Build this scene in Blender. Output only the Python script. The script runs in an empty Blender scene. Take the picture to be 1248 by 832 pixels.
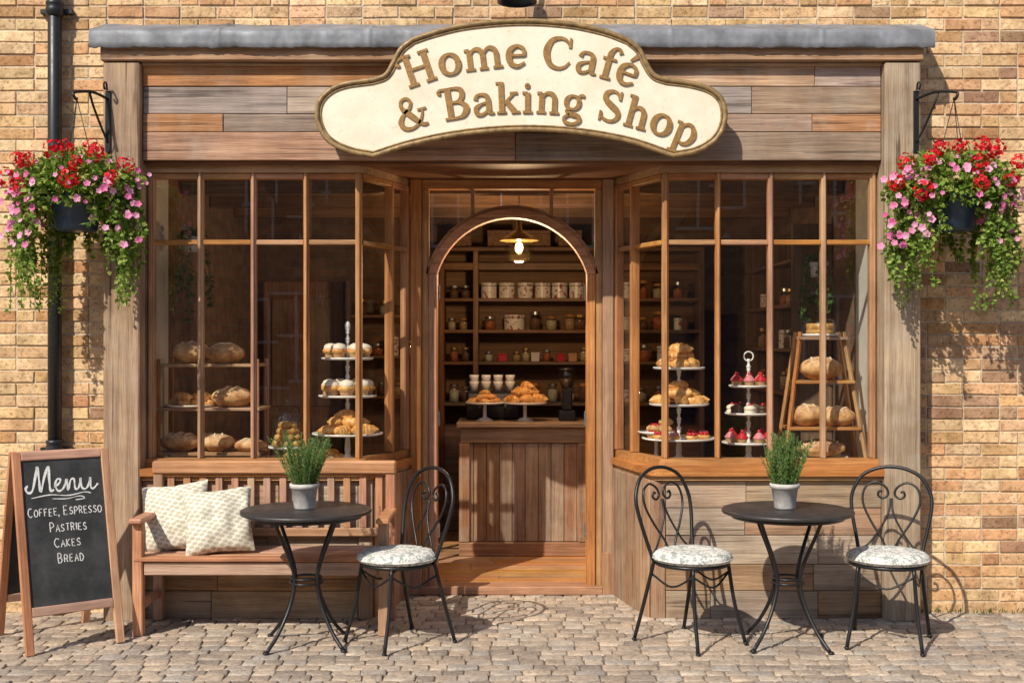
import bpy, math, random
from mathutils import Vector, Matrix, noise
random.seed(11)
R=random.random
def U(a,b): return a+(b-a)*random.random()
scene=bpy.context.scene

# ------------------------------------------------------------------ mesh builder
class MB:
    def __init__(s): s.v=[];s.f=[];s.m=[];s.s=[]
    def add(s,vs,fs,mi=0,sm=False,M=None):
        o=len(s.v)
        if M is not None: vs=[M@Vector(p) for p in vs]
        s.v.extend([tuple(p) for p in vs])
        for f in fs:
            s.f.append([i+o for i in f]); s.m.append(mi); s.s.append(sm)
    def box(s,x0,x1,y0,y1,z0,z1,mi=0,b=0.0,M=None):
        if b<=0:
            vs=[(x,y,z) for x in(x0,x1) for y in(y0,y1) for z in(z0,z1)]
            fs=[(0,1,3,2),(4,6,7,5),(0,4,5,1),(2,3,7,6),(0,2,6,4),(1,5,7,3)]
            return s.add(vs,fs,mi,False,M)
        c=((x0+x1)/2,(y0+y1)/2,(z0+z1)/2); h=((x1-x0)/2,(y1-y0)/2,(z1-z0)/2)
        b=min(b,min(h)*.8)
        vs=[];idx={}
        for sx in(-1,1):
            for sy in(-1,1):
                for sz in(-1,1):
                    sg=(sx,sy,sz)
                    for a in range(3):
                        idx[(sx,sy,sz,a)]=len(vs)
                        vs.append(tuple(c[k]+sg[k]*(h[k]-(0 if k==a else b)) for k in range(3)))
        fs=[]
        for a in range(3):
            o1,o2=[k for k in range(3) if k!=a]
            for sa in(-1,1):
                q=[]
                for s1,s2 in((-1,-1),(1,-1),(1,1),(-1,1)):
                    k=[0,0,0];k[a]=sa;k[o1]=s1;k[o2]=s2
                    q.append(idx[(k[0],k[1],k[2],a)])
                fs.append(q)
        for a,bb,cc in((0,1,2),(0,2,1),(1,2,0)):
            for sa in(-1,1):
                for sb in(-1,1):
                    k1=[0,0,0];k1[a]=sa;k1[bb]=sb;k1[cc]=-1
                    k2=list(k1);k2[cc]=1
                    fs.append([idx[(*k1,a)],idx[(*k2,a)],idx[(*k2,bb)],idx[(*k1,bb)]])
        for sx in(-1,1):
            for sy in(-1,1):
                for sz in(-1,1): fs.append([idx[(sx,sy,sz,a)] for a in range(3)])
        C=Vector(c);out=[]
        for f in fs:
            p=[Vector(vs[i]) for i in f]
            n=(p[1]-p[0]).cross(p[2]-p[0]); m=sum(p,Vector())/len(p)-C
            out.append(f if n.dot(m)>0 else f[::-1])
        s.add(vs,out,mi,False,M)
    def prism(s,poly,z0,z1,mi=0,M=None):
        n=len(poly)
        A=sum(poly[i][0]*poly[(i+1)%n][1]-poly[(i+1)%n][0]*poly[i][1] for i in range(n))
        if A<0: poly=poly[::-1]
        vs=[(x,y,z0) for x,y in poly]+[(x,y,z1) for x,y in poly]
        fs=[list(range(n))[::-1],list(range(n,2*n))]+[[i,(i+1)%n,n+(i+1)%n,n+i] for i in range(n)]
        s.add(vs,fs,mi,False,M)
    def lathe(s,prof,c=(0,0,0),seg=24,mi=0,sm=True,M=None):
        vs=[];fs=[]
        for r,z in prof:
            r=max(r,.0004)
            for k in range(seg):
                a=2*math.pi*k/seg
                vs.append((c[0]+r*math.cos(a),c[1]+r*math.sin(a),c[2]+z))
        for i in range(len(prof)-1):
            for k in range(seg):
                k2=(k+1)%seg
                fs.append([i*seg+k,i*seg+k2,(i+1)*seg+k2,(i+1)*seg+k])
        s.add(vs,fs,mi,sm,M)
    def tube(s,pts,r,seg=8,mi=0,closed=False,M=None,sm=True):
        P=[Vector(p) for p in pts];n=len(P)
        if not hasattr(r,'__len__'): r=[r]*n
        T=[]
        for i in range(n):
            a=P[(i-1)%n] if (closed or i>0) else P[i]
            b=P[(i+1)%n] if (closed or i<n-1) else P[i]
            t=(b-a); T.append(t.normalized() if t.length>1e-9 else Vector((0,0,1)))
        up=Vector((0,0,1)) if abs(T[0].z)<.9 else Vector((1,0,0))
        N=T[0].cross(up).normalized(); vs=[];fs=[]
        for i in range(n):
            if i: 
                N=N-T[i]*N.dot(T[i])
                N=N.normalized() if N.length>1e-6 else T[i].orthogonal().normalized()
            B=T[i].cross(N)
            for k in range(seg):
                a=2*math.pi*k/seg
                vs.append(P[i]+(N*math.cos(a)+B*math.sin(a))*r[i])
        for i in range(n if closed else n-1):
            j=(i+1)%n
            for k in range(seg):
                k2=(k+1)%seg
                fs.append([i*seg+k,i*seg+k2,j*seg+k2,j*seg+k])
        if not closed:
            fs.append(list(range(seg))[::-1]); fs.append([(n-1)*seg+k for k in range(seg)])
        s.add(vs,fs,mi,sm,M)
    def blob(s,c,rad,fn=None,nu=20,nv=12,mi=0,M=None):
        vs=[];fs=[]
        for j in range(nv+1):
            t=math.pi*(j/nv); t=min(max(t,.02),math.pi-.02)
            for i in range(nu):
                a=2*math.pi*i/nu
                d=Vector((math.sin(t)*math.cos(a),math.sin(t)*math.sin(a),-math.cos(t)))
                k=fn(d) if fn else 1
                vs.append((c[0]+d.x*rad[0]*k,c[1]+d.y*rad[1]*k,c[2]+d.z*rad[2]*k))
        for j in range(nv):
            for i in range(nu):
                i2=(i+1)%nu
                fs.append([j*nu+i,j*nu+i2,(j+1)*nu+i2,(j+1)*nu+i])
        s.add(vs,fs,mi,True,M)
    def obj(s,name,mats,parent=None,M=None):
        me=bpy.data.meshes.new(name)
        me.from_pydata(s.v,[],s.f)
        for m in mats: me.materials.append(m)
        me.polygons.foreach_set('material_index',s.m)
        me.polygons.foreach_set('use_smooth',s.s)
        me.update()
        o=bpy.data.objects.new(name,me); scene.collection.objects.link(o)
        if M is not None: o.matrix_world=M
        if parent: 
            o.parent=parent
        return o
def empty(name):
    o=bpy.data.objects.new(name,None); scene.collection.objects.link(o); o.empty_display_size=.2
    return o
def cat(P,n=6,closed=False):
    P=[Vector(p) for p in P];L=len(P);out=[]
    for i in range(L if closed else L-1):
        p0=P[(i-1)%L] if (closed or i>0) else P[0]*2-P[1]
        p1=P[i];p2=P[(i+1)%L]
        p3=P[(i+2)%L] if (closed or i<L-2) else P[-1]*2-P[-2]
        for k in range(n):
            t=k/n
            out.append(.5*((2*p1)+(-p0+p2)*t+(2*p0-5*p1+4*p2-p3)*t*t+(-p0+3*p1-3*p2+p3)*t**3))
    if not closed: out.append(P[-1])
    return out
def RZ(a): return Matrix.Rotation(a,4,'Z')
def TR(x,y,z): return Matrix.Translation((x,y,z))

# ------------------------------------------------------------------ materials
def mk(name):
    m=bpy.data.materials.new(name);m.use_nodes=True;nt=m.node_tree
    return m,nt,nt.nodes['Principled BSDF']
def st(nt,sock,v):
    if isinstance(v,bpy.types.NodeSocket): nt.links.new(v,sock)
    else:
        if hasattr(sock.default_value,'__len__') and hasattr(v,'__len__') and len(sock.default_value)==4 and len(v)==3: v=(*v,1)
        sock.default_value=v
def N(nt,t,ins={},**pr):
    n=nt.nodes.new('ShaderNode'+t)
    for k,v in pr.items(): setattr(n,k,v)
    for k,v in ins.items(): st(nt,n.inputs[k],v)
    return n
def mix(nt,f,a,b,bl='MIX'):
    n=N(nt,'Mix',data_type='RGBA',blend_type=bl)
    st(nt,n.inputs[0],f);st(nt,n.inputs[6],a);st(nt,n.inputs[7],b)
    return n.outputs[2]
def mth(nt,op,a,b=0.0,c=None):
    n=N(nt,'Math',operation=op);st(nt,n.inputs[0],a);st(nt,n.inputs[1],b)
    if c is not None: st(nt,n.inputs[2],c)
    return n.outputs[0]
def ramp(nt,f,st_):
    n=N(nt,'ValToRGB');e=n.color_ramp.elements
    while len(e)<len(st_): e.new(.5)
    for i,(p,c) in enumerate(st_):
        e[i].position=p; e[i].color=(*c,1) if len(c)==3 else c
    st(nt,n.inputs[0],f);return n.outputs[0]
def rng(nt,f,a,b,c,d):
    n=N(nt,'MapRange');
    for i,v in enumerate((f,a,b,c,d)): st(nt,n.inputs[i],v)
    return n.outputs[0]
def coords(nt,scale=(1,1,1),island=True):
    tc=N(nt,'TexCoord').outputs['Object']
    if island:
        r=N(nt,'NewGeometry').outputs['Random Per Island']
        k=N(nt,'VectorMath',operation='SCALE'); k.inputs[0].default_value=(31,17,53)
        st(nt,k.inputs['Scale'],r)
        a=N(nt,'VectorMath',operation='ADD');st(nt,a.inputs[0],tc);nt.links.new(k.outputs[0],a.inputs[1])
        tc=a.outputs[0]
    mp=N(nt,'Mapping');st(nt,mp.inputs[0],tc);mp.inputs['Scale'].default_value=scale
    return mp.outputs[0]
def noi(nt,v,sc,det=3,ro=.6,dist=0):
    return N(nt,'TexNoise',{'Vector':v,'Scale':sc,'Detail':det,'Roughness':ro,'Distortion':dist}).outputs[0]
def bump(nt,b,h,s=.3,d=.01):
    n=N(nt,'Bump',{'Strength':s,'Distance':d,'Height':h});nt.links.new(n.outputs[0],b.inputs['Normal'])
def wood(name,dark,mid,light,axis='X',rough=.65,var=.2,sc=1.0,bs=.35,crack=.0,sat=.12,kf=1.25):
    dark,mid,light=[tuple(min(.85,x*kf) for x in q) for q in (dark,mid,light)]
    m,nt,b=mk(name)
    s=[sc,sc,sc];s['XYZ'.index(axis)]=sc*.03
    v=coords(nt,tuple(s))
    n1=noi(nt,v,34,4,.72,.25);n2=noi(nt,v,210,2,.6)
    c=ramp(nt,n1,[(.28,dark),(.5,mid),(.72,light)])
    f=ramp(nt,n2,[(.3,(.66,.64,.62)),(.6,(1,1,1))])
    c=mix(nt,.85,c,f,'MULTIPLY')
    big=noi(nt,coords(nt,(1,1,1),False),2.3,3,.65)
    c=mix(nt,.85,c,ramp(nt,big,[(.35,(.70,.68,.67)),(.62,(1.06,1.06,1.06))]),'MULTIPLY')
    h=n2
    if crack>0:
        s2=[sc*1.0]*3;s2['XYZ'.index(axis)]=sc*.022
        n3=noi(nt,coords(nt,tuple(s2)),46,1,.5,.15)
        k=ramp(nt,n3,[(.30,(0,0,0)),(.35,(1,1,1))])
        c=mix(nt,crack,c,mix(nt,1,c,mix(nt,.8,(1,1,1),mix(nt,1,(.25,.21,.17),k,'LIGHTEN'),'MIX'),'MULTIPLY'))
        gr=noi(nt,coords(nt,(1,1,1),True),5,4,.7)
        c=mix(nt,mth(nt,'MULTIPLY',ramp(nt,gr,[(.45,(0,0,0)),(.7,(1,1,1))]),.38),c,mix(nt,.75,c,(.46,.41,.34)))
        h=mth(nt,'ADD',n2,mth(nt,'MULTIPLY',n3,1.2))
    rnd=N(nt,'NewGeometry').outputs['Random Per Island']
    hs=N(nt,'HueSaturation',{'Color':c,'Value':rng(nt,rnd,0,1,1-var,1+var),
        'Hue':rng(nt,mth(nt,'FRACT',mth(nt,'MULTIPLY',rnd,7.3)),0,1,.484,.506),
        'Saturation':rng(nt,mth(nt,'FRACT',mth(nt,'MULTIPLY',rnd,13.7)),0,1,1-sat*2,1+sat)})
    nt.links.new(hs.outputs[0],b.inputs['Base Color'])
    b.inputs['Roughness'].default_value=rough
    b.inputs['Specular IOR Level'].default_value=.35
    bump(nt,b,h,bs,.006)
    return m
def plain(name,col,rough=.5,metal=0,nz=.15,sc=30,bs=.1,var=0,spec=.5,det=3):
    m,nt,b=mk(name)
    v=coords(nt,(1,1,1),False);n1=noi(nt,v,sc,det)
    c=mix(nt,rng(nt,n1,.3,.7,0,1),tuple(x*(1-nz) for x in col),tuple(min(1,x*(1+nz*.8)) for x in col))
    if var>0:
        rnd=N(nt,'NewGeometry').outputs['Random Per Island']
        c=N(nt,'HueSaturation',{'Color':c,'Value':rng(nt,rnd,0,1,1-var,1+var)}).outputs[0]
    st(nt,b.inputs['Base Color'],c)
    st(nt,b.inputs['Roughness'],rng(nt,n1,.3,.7,min(1,rough+.08),max(.02,rough-.08)))
    b.inputs['Metallic'].default_value=metal;b.inputs['Specular IOR Level'].default_value=spec
    if bs>0: bump(nt,b,n1,bs,.004)
    return m
def leafmat(name,c1,c2,tr=.35,c3=None):
    m,nt,b=mk(name)
    rnd=N(nt,'NewGeometry').outputs['Random Per Island']
    stops=[(0,c1),(1,c2)] if not c3 else [(0,c1),(.6,c2),(1,c3)]
    c=ramp(nt,rnd,stops)
    st(nt,b.inputs['Base Color'],c);b.inputs['Roughness'].default_value=.45
    b.inputs['Specular IOR Level'].default_value=.3
    t=N(nt,'BsdfTranslucent',{'Color':c});mx=N(nt,'MixShader',{0:tr})
    nt.links.new(b.outputs[0],mx.inputs[1]);nt.links.new(t.outputs[0],mx.inputs[2])
    nt.links.new(mx.outputs[0],nt.nodes['Material Output'].inputs[0])
    return m
def brickmat(name,c1,c2,c3):
    m,nt,b=mk(name)
    rnd=N(nt,'NewGeometry').outputs['Random Per Island']
    v=coords(nt,(1,1,1),True)
    n1=noi(nt,v,42,4,.75);n2=noi(nt,v,9,2,.6);n3=noi(nt,coords(nt,(1,1,1),False),1.1,4,.65)
    c=ramp(nt,rnd,[(0,c1),(.33,c2),(.66,c3),(1,c2)])
    rv_=mth(nt,'FRACT',mth(nt,'MULTIPLY',rnd,9.7))
    c=N(nt,'HueSaturation',{'Color':c,'Value':rng(nt,rv_,0,1,.88,1.14),'Hue':rng(nt,mth(nt,'FRACT',mth(nt,'MULTIPLY',rnd,23.7)),0,1,.49,.504)}).outputs[0]
    c=mix(nt,1,c,ramp(nt,n2,[(.3,(.76,.70,.64)),(.65,(1.14,1.12,1.1))]),'MULTIPLY')
    c=mix(nt,.95,c,ramp(nt,n1,[(.34,(.48,.44,.40)),(.48,(1.05,1.05,1.05)),(.72,(1.18,1.18,1.16))]),'MULTIPLY')
    c=mix(nt,.7,c,ramp(nt,n3,[(.35,(.74,.71,.69)),(.6,(1.07,1.07,1.07))]),'MULTIPLY')
    st(nt,b.inputs['Base Color'],c);b.inputs['Roughness'].default_value=.9
    b.inputs['Specular IOR Level'].default_value=.2
    bump(nt,b,n1,1.0,.008)
    return m

M_pil=wood('weathered_oak_vertical',(.20,.14,.09),(.32,.235,.155),(.43,.33,.23),'Z',.8,.1,.8,.7,.9)
M_fas=wood('reclaimed_plank_horizontal',(.19,.11,.062),(.33,.20,.115),(.45,.30,.185),'X',.75,.27,.9,.6,.85,.3,1.32)
M_ris=wood('reclaimed_plank_riser',(.18,.115,.07),(.31,.205,.125),(.42,.30,.19),'X',.8,.18,.9,.6,.85,.15,1.32)
M_risv=wood('reclaimed_plank_riser_vertical',(.18,.115,.07),(.31,.205,.125),(.41,.29,.19),'Z',.8,.15,.9,.6,.85,.15,1.28)
M_oakz=wood('oak_joinery_vertical',(.27,.12,.045),(.42,.215,.085),(.53,.31,.135),'Z',.5,.1,1.2,.3,kf=1.22)
M_oakx=wood('oak_joinery_horizontal',(.27,.12,.045),(.42,.215,.085),(.53,.31,.135),'X',.5,.1,1.2,.3,kf=1.22)
M_bench=wood('teak_bench_x',(.32,.16,.08),(.48,.265,.15),(.58,.36,.22),'X',.55,.12,1.3,.35,kf=1.15)
M_benchz=wood('teak_bench_z',(.32,.16,.08),(.48,.265,.15),(.58,.36,.22),'Z',.55,.12,1.3,.35,kf=1.15)
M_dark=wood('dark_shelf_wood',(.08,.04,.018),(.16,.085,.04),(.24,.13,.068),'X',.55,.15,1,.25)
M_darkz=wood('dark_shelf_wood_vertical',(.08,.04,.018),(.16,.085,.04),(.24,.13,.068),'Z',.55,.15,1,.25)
M_cnt=wood('counter_wood_vertical',(.16,.09,.05),(.27,.16,.09),(.36,.23,.135),'Z',.6,.12,1,.3,.5)
M_cntx=wood('counter_wood_horizontal',(.18,.10,.05),(.31,.19,.105),(.41,.27,.16),'X',.5,.12,1,.3)
M_floor=wood('interior_floorboards',(.30,.14,.05),(.46,.24,.09),(.55,.32,.14),'X',.45,.15,1,.2,kf=1.1)
M_b1=brickmat('buff_brick',(.53,.34,.165),(.65,.46,.25),(.73,.55,.34))
M_b2=brickmat('orange_brick',(.50,.28,.135),(.60,.37,.195),(.66,.45,.27))
M_b3=brickmat('dark_brick',(.29,.175,.11),(.38,.24,.15),(.46,.31,.20))
M_mort=plain('mortar',(.55,.46,.34),.95,0,.3,60,.6,spec=.1)
M_lead=plain('lead_flashing',(.20,.21,.235),.6,.1,.45,6,.6,det=6)
M_iron=plain('black_iron',(.018,.018,.02),.38,.3,.2,80,.08)
M_pipe=plain('cast_iron_pipe',(.02,.022,.026),.4,.2,.3,20,.1)
M_tabtop=plain('table_top_metal',(.040,.037,.037),.45,.2,.3,12,.02)
M_white=plain('white_ceramic',(.78,.76,.72),.25,0,.04,10,0)
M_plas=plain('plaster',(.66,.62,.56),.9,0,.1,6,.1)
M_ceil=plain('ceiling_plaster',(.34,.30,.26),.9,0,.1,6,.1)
M_choc=plain('chocolate',(.06,.025,.012),.5)
M_frost=plain('frosting',(.80,.70,.56),.5,0,.15,60,.3)
M_berry=plain('berry',(.50,.02,.03),.25,0,.3,120,.2)
M_pinkf=plain('pink_glaze',(.65,.22,.25),.3,0,.2,60,.1)
M_wrap=plain('cupcake_paper',(.50,.28,.13),.7,0,.2,90,.2)
M_basketw=plain('wicker',(.22,.12,.055),.8,0,.5,70,.6)
M_brass=plain('brass',(.45,.28,.10),.35,.8)
M_steel=plain('steel',(.4,.4,.4),.3,.9)
M_blk=plain('black_plastic',(.015,.015,.017),.35)
M_navy=plain('navy_pot',(.012,.035,.075),.4,0,.2,15,.05)
M_potgrey=plain('grey_stone_pot',(.52,.50,.48),.85,0,.25,25,.3)
M_soil=plain('soil',(.04,.025,.015),.95,0,.5,80,.6)
M_leaf=leafmat('trailing_leaf',(.09,.18,.022),(.24,.37,.06),.42,(.48,.55,.14))
M_rose=leafmat('rosemary_leaf',(.06,.14,.035),(.20,.33,.08),.25)
M_dleaf=leafmat('indoor_leaf',(.03,.07,.015),(.08,.15,.03),.3)
M_red=leafmat('red_petal',(.48,.004,.015),(.82,.015,.03),.25)
M_pink=leafmat('pink_petal',(.66,.10,.32),(.88,.46,.64),.3)
M_stem=plain('stem',(.10,.15,.04),.7,bs=0)

def crust():
    m,nt,b=mk('bread_crust')
    v=coords(nt,(1,1,1),True)
    n1=noi(nt,v,14,4,.65);n2=noi(nt,v,60,2,.7)
    c=ramp(nt,n1,[(.3,(.28,.10,.03)),(.48,(.54,.27,.09)),(.62,(.70,.44,.20))])
    g=N(nt,'NewGeometry').outputs['Normal'];sx=N(nt,'SeparateXYZ',{0:g}).outputs[2]
    fl=mth(nt,'MULTIPLY',ramp(nt,n2,[(.45,(0,0,0)),(.62,(1,1,1))]),rng(nt,sx,.2,.95,0,.65))
    c=mix(nt,fl,c,(.80,.68,.52))
    st(nt,b.inputs['Base Color'],c);b.inputs['Roughness'].default_value=.7;bump(nt,b,n2,.4,.006)
    return m
M_crust=crust()
def pastry():
    m,nt,b=mk('golden_pastry')
    v=coords(nt,(1,1,1),True);n1=noi(nt,v,28,4,.65)
    c=ramp(nt,n1,[(.3,(.40,.14,.03)),(.5,(.70,.34,.09)),(.68,(.84,.55,.22))])
    st(nt,b.inputs['Base Color'],c);b.inputs['Roughness'].default_value=.4;bump(nt,b,n1,.3,.004)
    return m
M_past=pastry()
M_score=plain('bread_scoring',(.74,.60,.42),.9,0,.2,80,.3)
def glass(name='window_glass',f0=.045,tint=(.95,.965,.96)):
    m,nt,b=mk(name);nt.nodes.remove(b)
    fc=N(nt,'LayerWeight',{'Blend':.5}).outputs['Facing']
    fr=mth(nt,'MULTIPLY_ADD',mth(nt,'POWER',fc,5.0),1-f0,f0)
    t=N(nt,'BsdfTransparent',{'Color':tint});g=N(nt,'BsdfGlossy',{'Roughness':.0,'Color':(1,1,1)})
    mx=N(nt,'MixShader',{0:fr})
    nt.links.new(t.outputs[0],mx.inputs[1]);nt.links.new(g.outputs[0],mx.inputs[2])
    nt.links.new(mx.outputs[0],nt.nodes['Material Output'].inputs[0]);return m
M_glass=glass('window_glass',.095)
M_jar=glass('jar_glass',.05,(.86,.9,.88))
def emis(name,col,s):
    m,nt,b=mk(name);b.inputs['Emission Color'].default_value=(*col,1);b.inputs['Emission Strength'].default_value=s
    b.inputs['Base Color'].default_value=(*col,1);return m
M_bulb=emis('lamp_bulb',(1,.58,.22),30)
def fabric(name,base,pat,sc,thr,sq=False):
    m,nt,b=mk(name)
    if sq:
        sp=N(nt,'SeparateXYZ',{0:coords(nt,(1,1,1),False)});cb=N(nt,'CombineXYZ',{0:sp.outputs[0],1:sp.outputs[2]})
        mp=N(nt,'Mapping',{0:cb.outputs[0]});mp.inputs['Rotation'].default_value=(0,0,math.radians(32));mp.inputs['Scale'].default_value=(1.0,1.75,1)
        vo=N(nt,'TexVoronoi',{'Vector':mp.outputs[0],'Scale':sc,'Randomness':.25},feature='F1',voronoi_dimensions='2D').outputs['Distance']
        k=ramp(nt,vo,[(thr,(.85,.85,.85)),(thr+.08,(0,0,0))])
    else:
        v=coords(nt,(1,1,1),False)
        k=ramp(nt,noi(nt,v,sc,3,.7,1.2),[(thr,(0,0,0)),(thr+.03,(.9,.9,.9))])
    c=mix(nt,k,base,pat);wv=noi(nt,coords(nt,(1,1,1),False),350,1)
    st(nt,b.inputs['Base Color'],c);b.inputs['Roughness'].default_value=.95;b.inputs['Specular IOR Level'].default_value=.1
    bump(nt,b,wv,.3,.003);return m
M_pillow=fabric('patterned_linen',(.70,.67,.59),(.44,.40,.29),26,.36,True)
M_cush=fabric('floral_cushion',(.72,.70,.66),(.27,.31,.29),38,.50)
def cobble():
    m,nt,b=mk('stone_setts')
    rnd=N(nt,'NewGeometry').outputs['Random Per Island']
    v=coords(nt,(1,1,1),True);n1=noi(nt,v,50,4,.75);n2=noi(nt,v,11,2)
    c=ramp(nt,rnd,[(0,(.30,.25,.21)),(.3,(.43,.35,.28)),(.6,(.52,.41,.315)),(.8,(.41,.37,.33)),(1,(.60,.49,.38))])
    c=mix(nt,1,c,ramp(nt,n1,[(.32,(.5,.49,.48)),(.5,(1,1,1)),(.7,(1.15,1.14,1.12))]),'MULTIPLY')
    c=mix(nt,.7,c,ramp(nt,n2,[(.3,(.7,.7,.73)),(.6,(1.1,1.08,1.05))]),'MULTIPLY')
    big=noi(nt,coords(nt,(1,1,1),False),1.4,3)
    c=mix(nt,.6,c,ramp(nt,big,[(.35,(.74,.72,.72)),(.62,(1.08,1.08,1.05))]),'MULTIPLY')
    st(nt,b.inputs['Base Color'],c);b.inputs['Roughness'].default_value=.8
    b.inputs['Specular IOR Level'].default_value=.3
    bump(nt,b,n1,.9,.009);return m
M_cob=cobble()
M_sand=plain('sand_joints',(.20,.165,.13),.95,0,.4,40,.4,spec=.1)
def signpaint():
    m,nt,b=mk('cream_sign_paint')
    v=coords(nt,(1,1,1),False);n1=noi(nt,v,3,4,.7);n2=noi(nt,v,40,4,.7)
    c=mix(nt,ramp(nt,n1,[(.4,(0,0,0)),(.7,(1,1,1))]),(.80,.74,.60),(.69,.61,.45))
    c=mix(nt,mth(nt,'MULTIPLY',ramp(nt,n2,[(.60,(0,0,0)),(.70,(1,1,1))]),.5),c,(.5,.40,.26))
    st(nt,b.inputs['Base Color'],c);b.inputs['Roughness'].default_value=.55;bump(nt,b,n2,.15,.002);return m
M_cream=signpaint()
M_gold=plain('gilded_letters',(.32,.175,.055),.45,.2,.4,60,.4,det=5)
M_rim=plain('sign_rim',(.28,.18,.075),.5,.1,.5,30,.5,det=5)
def chalkb():
    m,nt,b=mk('blackboard')
    v=coords(nt,(1,1,1),False);n1=noi(nt,v,5,5,.7)
    c=mix(nt,ramp(nt,n1,[(.4,(0,0,0)),(.75,(1,1,1))]),(.022,.024,.026),(.07,.072,.075))
    st(nt,b.inputs['Base Color'],c);b.inputs['Roughness'].default_value=.8;return m
M_board=chalkb()
M_chalk=plain('chalk',(.78,.78,.76),.95,0,.4,250,0)
def texbrick(name,c1,c2,mo):
    m,nt,b=mk(name)
    tc=N(nt,'TexCoord').outputs['Object']
    sp=N(nt,'SeparateXYZ',{0:tc});cb=N(nt,'CombineXYZ',{0:mth(nt,'ADD',sp.outputs[0],sp.outputs[1]),1:sp.outputs[2]})
    br=N(nt,'TexBrick',{'Vector':cb.outputs[0],'Color1':(*c1,1),'Color2':(*c2,1),'Mortar':(*mo,1),'Scale':1.0,
       'Mortar Size':.008,'Brick Width':.225,'Row Height':.075})
    n=noi(nt,tc,8,3)
    c=mix(nt,1,br.outputs[0],ramp(nt,n,[(.3,(.6,.6,.6)),(.7,(1.15,1.15,1.15))]),'MULTIPLY')
    st(nt,b.inputs['Base Color'],c);b.inputs['Roughness'].default_value=.9
    return m
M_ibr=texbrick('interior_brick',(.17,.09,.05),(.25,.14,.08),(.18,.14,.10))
M_obr=texbrick('street_brick',(.36,.20,.12),(.44,.28,.17),(.4,.34,.27))
M_slate=plain('roof_slate',(.10,.10,.11),.7,0,.3,8,.3)
M_wp=plain('white_window_paint',(.7,.69,.66),.5)
M_dk=plain('dark_window_pane',(.02,.022,.025),.08)

# ------------------------------------------------------------------ ground
g=MB();g.add([(-80,-80,-.011),(80,-80,-.011),(80,80,-.011),(-80,80,-.011)],[(0,1,2,3)])
g.obj('ground',[M_sand])
c=MB();y=-7.0
while y<.66:
    rd=U(.09,.108);x=-7+U(0,.1)
    while x<7:
        L=U(.095,.165);gp=.0036
        x0,x1,y0,y1=x+gp,x+L-gp,y+gp,y+rd-gp
        wob=.0038
        q=[(x0+U(-wob,wob),y0+U(-wob,wob)),(x1+U(-wob,wob),y0+U(-wob,wob)),(x1+U(-wob,wob),y1+U(-wob,wob)),(x0+U(-wob,wob),y1+U(-wob,wob))]
        cx,cy=(x0+x1)/2,(y0+y1)/2;h=U(-.004,.003);tx,ty=U(-.04,.04),U(-.04,.04)
        vs=[];
        for (ins,dz) in((0,-.03),(.0,-.006),(.004,-.0015),(.012,0.0)):
            for a,b2 in q:
                dx,dy=a-cx,b2-cy
                sx=max(.1,1-ins/max(.01,abs(dx)));sy=max(.1,1-ins/max(.01,abs(dy)))
                px,py=cx+dx*sx,cy+dy*sy
                vs.append((px,py,h+dz+(px-cx)*tx+(py-cy)*ty))
        fs=[]
        for k in range(3):
            for i in range(4): fs.append([k*4+i,k*4+(i+1)%4,(k+1)*4+(i+1)%4,(k+1)*4+i])
        fs.append([12,13,14,15])
        c.add(vs,fs,0,True)
        x+=L
    y+=rd
c.obj('cobblestone_pavement',[M_cob])

# ------------------------------------------------------------------ unseen houses added behind the camera for the shop glass to reflect
for hx in(-16,-5.5,5,15.5):
    root=empty('added_terraced_house');w=MB()
    w.box(hx-5.2,hx+5.2,-23,-15.5,-.02,6.0);w.obj('walls',[M_obr],root)
    w=MB();w.add([(hx-5.2,-15.2,5.95),(hx+5.2,-15.2,5.95),(hx+5.2,-19.2,8.2),(hx-5.2,-19.2,8.2),(hx+5.2,-23.2,5.95),(hx-5.2,-23.2,5.95)],[(0,1,2,3),(3,2,4,5)]);w.obj('roof',[M_slate],root)
    w=MB()
    for k in range(4):
        wx=hx-3.9+2.6*k
        for z0,z1 in((.9,2.5),(3.6,5.1)):
            if k==1 and z0<1:
                w.box(wx-.5,wx+.5,-15.499,-15.45,0,2.2,2);continue
            w.box(wx-.5,wx+.5,-15.499,-15.46,z0,z1,1)
            for a in(-.55,-.02,.5): w.box(wx+a,wx+a+.05,-15.499,-15.42,z0,z1,0)
            for b in(z0-.06,(z0+z1)/2,z1): w.box(wx-.6,wx+.6,-15.4985,-15.40,b,b+.055,0)
    w.obj('windows_and_door',[M_wp,M_dk,M_navy],root)

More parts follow.
